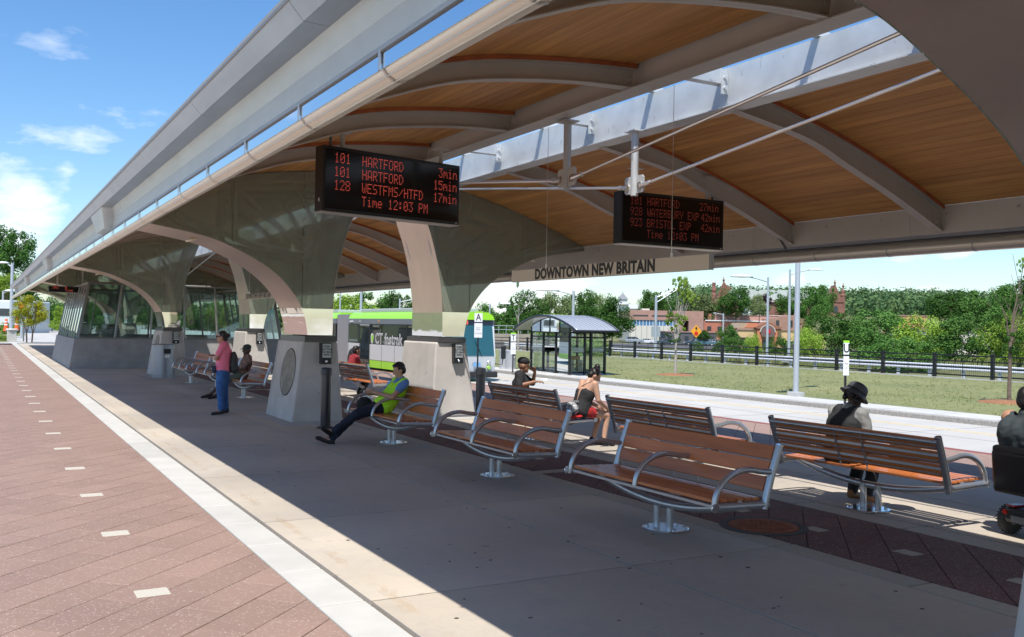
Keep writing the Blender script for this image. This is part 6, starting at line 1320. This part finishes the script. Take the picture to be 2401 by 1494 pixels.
# 5 small cupola house
t, w, s = place(1447, 1492, 730, 380, 'cupola_house', 'white house with a pointed grey cupola above the round tree'); Z = lambda v: (730-v)*s
MB().box(0, w*1.2, 0, 10, -4, Z(712)).build('wall', WHT, t); MB().lathe([(2.4, Z(714)), (2.4, Z(702))], 4, Matrix.Translation((w*.28, 0, 0)) @ Matrix.Rotation(.78, 4, 'Z')).build('cupola', WHT, t); MB().lathe([(3.0, Z(702)), (.2, Z(687)), (.05, Z(682))], 4, Matrix.Translation((w*.28, 0, 0)) @ Matrix.Rotation(.78, 4, 'Z')).build('cupola_roof', mat('roof_slate', (.22, .23, .24), .8), t)
MB().add([(w*.4, -1, Z(724)), (w*1.7, -1, Z(724)), (w*1.55, 6, Z(714)), (w*.5, 6, Z(714))], [(0, 1, 2, 3)]).build('roof', mat('roof_slate', ()), t)
# 6 others
def simple(u0, u1, v0, v1, D, mt, label, wins=4, name='building', rm=None):
    t, w, s = place(u0, u1, v1, D, name, label); h = (v1-v0)*s
    MB().box(0, w, 0, 12, -3, h).build('wall', mt, t); MB().box(-.2, w+.2, -.2, 12.2, h, h+.35).build('roof', rm or TAR, t)
    for k in range(wins): MB().box(w*(k+.25)/wins, w*(k+.7)/wins, -.12, 0, h*.35, h*.75).build('window', WIND, t)
    return t
simple(2105, 2172, 741, 765, 300, mat('orange_stucco', (.6, .3, .15), .8), 'orange stucco block with a white centre bay in the trees at the right', 3)
simple(2215, 2290, 706, 722, 600, PANW, 'pale low buildings on the wooded hillside at the right', 6)
simple(2160, 2290, 775, 835, 130, PANW, 'white building showing through the thicket at the right', 5)
simple(2320, 2345, 730, 755, 200, BRICK, 'small brick chimney block near the right edge', 1)
simple(1560, 1680, 779, 812, 270, mat('grey_shop', (.1, .1, .1), .7), 'dark low shop front behind the orange warning sign', 6)
simple(1755, 1800, 705, 730, 400, WHT, 'white house among the trees under the church', 2)
simple(-260, 40, 745, 792, 130, WHT, 'long pale wall at the far left beyond the lamp posts', 9)
# ================================================================ cars
def car_proto(suv):
    t = thing('parked_car', 'x', 'car', (0, 0, 0), 0, 'cars parked beyond the grass bank')
    body = [(-2.3, .35), (-2.32, .75), (-2.2, .95), (-1.5, 1.0), (-1.0, 1.02), (1.0, 1.02), (2.1, .9), (2.32, .75), (2.32, .35)] if not suv else [(-2.35, .35), (-2.38, 1.05), (1.0, 1.08), (2.15, .98), (2.35, .8), (2.35, .35)]
    return t, body
def car(p, rz, mt, label, suv=False, sc=1):
    t, body = car_proto(suv); t.location = p; t.rotation_euler[2] = rz; t['label'] = label; t.scale = (sc, sc, sc)
    MB().prism(body, 1.8, 'y', -.9).build('body', mt, t, bevel=.08)
    cab = [(-2.25, 1.05), (-2.0, 1.6), (.3, 1.64), (1.1, 1.07)] if suv else [(-1.6, 1.0), (-1.0, 1.4), (.4, 1.42), (1.15, 1.0)]
    MB().prism(cab, 1.6, 'y', -.8).build('cabin', WIND, t, bevel=.05)
    top = [cab[1], cab[2], (cab[2][0], cab[2][1]+.04), (cab[1][0], cab[1][1]+.04)]; MB().prism(top, 1.5, 'y', -.75).build('roof', mt, t)
    for f in (.05, .5, .95):
        x = cab[1][0]+(cab[2][0]-cab[1][0])*f; MB().box(x-.04, x+.04, -.815, .815, 1.0, cab[1][1]).build('pillar', mt, t)
    for x in (-1.45, 1.45):
        for y in (-.85, .85): w_ = MB().lathe([(.2, -.1), (.34, -.1), (.34, .1), (.2, .1)], 16, Matrix.Translation((x, y, .34)) @ Matrix.Rotation(PI/2, 4, 'X')).build('wheel', DARK, t); MB().lathe([(.2, -.11), (.2, .11)], 12, Matrix.Translation((x, y, .34)) @ Matrix.Rotation(PI/2, 4, 'X')).build('rim', POLE, w_)
    for s_ in (-.65, .65): MB().box(2.3, 2.38, s_-.18, s_+.18, .65, .8).build('headlight', WHT, t)
SIL = mat('car_silver', (.45, .48, .5), .3, .5, coat=.5); CW = mat('car_white', (.75, .75, .74), .3, coat=.5); CD = mat('car_dark', (.05, .07, .09), .3, coat=.5); CB = mat('car_teal', (.08, .16, .2), .3, coat=.5)
for u, v, D, m_, lab, su in [(1488, 805, 265, SIL, 'silver estate car parked left of the grey sign panel', True), (1513, 807, 270, CW, 'small white car behind the silver estate car', False), (1560, 808, 262, CD, 'dark car parked right behind the mast with grey panel', False), (1600, 806, 275, CW, 'white pickup behind the young lawn tree', True), (1652, 811, 240, CB, 'dark teal van right of the orange warning sign', True), (1672, 810, 250, SIL, 'grey car partly behind the dark teal van', False), (1627, 810, 250, CD, 'dark car just left of the orange warning sign', False)]:
    car(at(u, v, D=D), -_a+(.0 if su else PI), m_, lab, su, 1.12)
lotm = MB().sheet([[(at(u, 812, D=d).x, at(u, 812, D=d).y, terr(at(u, 812, D=d).x, at(u, 812, D=d).y)+.1) for u in (1430, 1550, 1720)] for d in (232, 255, 290)]); struct(lotm.build('car_park', mat('asphalt', (.09, .09, .09), .9)))
car(at(222, 775, D=150), -_a+.1, CW, 'white suv seen through the waiting room glass', True, 1.25)
# ================================================================ left end
# distant white bus / truck at left edge
D = 110; p = at(-30, 795, D=D); s = D/FPX
t = thing('white_bus', 'white bus standing at the far left edge behind the lamp posts', 'bus', p, -_a)
MB().box(0, 58*s, 0, 9, .3, 92*s).build('body', mat('bus_pale', (.62, .65, .66), .4), t, bevel=.15); MB().box(12*s, 55*s, -.05, 0, 55*s, 72*s).build('window', WIND, t)
for x in (15*s, 50*s): MB().lathe([(.5, -.2), (.5, .2)], 16, Matrix.Translation((x, .2, .4)) @ Matrix.Rotation(PI/2, 4, 'X')).build('wheel', DARK, t)
def cone(u, v, D, label):
    p = at(u, v, D=D); t = thing('traffic_marker', label, 'traffic marker', p, 0, 'orange delineator posts'); OR = mat('orange_plastic', (.8, .12, .02), .5)
    MB().box(-.28, .28, -.28, .28, 0, .06).build('foot', DARK, t); MB().lathe([(.22, .05), (.16, .4), (.1, 1.05), (.05, 1.12)], 14).build('body', OR, t, smooth=True)
    for z in (.55, .8): MB().lathe([(.165-.06*(z-.4), z), (.155-.06*(z-.4), z+.1)], 14).build('white_band', WHT, t)
cone(14, 778, 80, 'orange delineator left of the grey lamp post'); cone(39, 777, 80, 'orange delineator right of the grey lamp post')
pd = at(27, 806, D=72); t = thing('concrete_stub', 'short pale concrete post with round cap at the far left', 'concrete post', pd); MB().box(-.32, .32, -.32, .32, -.2, 1.0).build('shaft', WALK, t, bevel=.04); MB().lathe([(.42, 1.0), (.45, 1.08), (.36, 1.16)], 20).build('cap', WALK, t, smooth=True)
sp = at(50, 790, D=84); t = thing('sign_pole', 'grey pole with small orange signal right of the far-left lamp post', 'sign pole', sp); MB().tube([(0, 0, -.3), (0, 0, 3.6)], .1, 8).build('pole', POLE, t); MB().box(-.25, .25, -.1, .1, 2.4, 3.1).build('signal_box', mat('orange_plastic', ()), t)
sp = at(55, 801, D=73); t = thing('sign_pole', 'thin dark pole just left of the yellow tree stems', 'sign pole', sp); MB().tube([(0, 0, -.3), (0, 0, 2.5)], .05, 8).build('pole', MUL, t)
# planting beds and rocks, kerbs
bed = MB()
def bedpoly(pts, z, nm, mt): o = MB().add([(*at(u, v, Z=-.03).xy, z) for u, v in pts], [tuple(range(len(pts)))]).build(nm, mt); return o
struct(bedpoly([(-60, 768), (35, 772), (62, 786), (45, 789), (-60, 789)], -.0, 'planting_bed', GRS)); struct(bedpoly([(-80, 792), (20, 793), (20, 803), (-80, 803)], -.0, 'planting_bed', GRS))
struct(bedpoly([(84, 757), (140, 757), (200, 766), (200, 780), (135, 775)], -.0, 'planting_bed', GRS))
struct(bedpoly([(-200, 806), (-200, 756), (500, 758), (500, 806)], -.015, 'plaza', ROADC))
kind('shrub', 5000, .12, LF3, 30, 21, .3, low=-.2, hollow=.1)
for u, v, w, D, lab in [(5, 800, 40, 74, 'bright green clipped shrub at the lower left edge'), (128, 769, 26, 105, 'low green shrub right of the yellow tree'), (112, 764, 40, 125, 'low spreading shrub bed behind the boulders'), (20, 779, 60, 86, 'dark shrub row under the orange delineators'), (140, 774, 30, 95, 'low shrub beside the waiting room corner')]:
    p = at(u, v, D=D); t = thing('shrub', lab, 'shrub', p); o = link(KIND['shrub'][0], 'foliage', t, (0, 0, .1)); q = w*D/FPX/2; o.scale = (q, q, q*.6)
ROCK = mat('white_rock', (.55, .52, .5), .85, nscale=5, var=.3, bump=.8)
for u, v, w, D, lab in [(100, 757, 13, 130, 'pale boulder farther back in the planting bed'), (130, 767, 14, 108, 'pale boulder nearest the waiting room corner')]:
    p = at(u, v, D=D); bm = bmesh.new(); bmesh.ops.create_icosphere(bm, subdivisions=3, radius=w*D/FPX/2)
    for vv in bm.verts: vv.co *= 1+random.uniform(-.12, .12); vv.co.z *= .6
    me = bpy.data.meshes.new('boulder'); bm.to_mesh(me); bm.free(); me.materials.append(ROCK); o = bpy.data.objects.new('boulder', me); COL.objects.link(o); o.location = p; tag(o, lab, 'boulder', 'boulders in the planting bed')
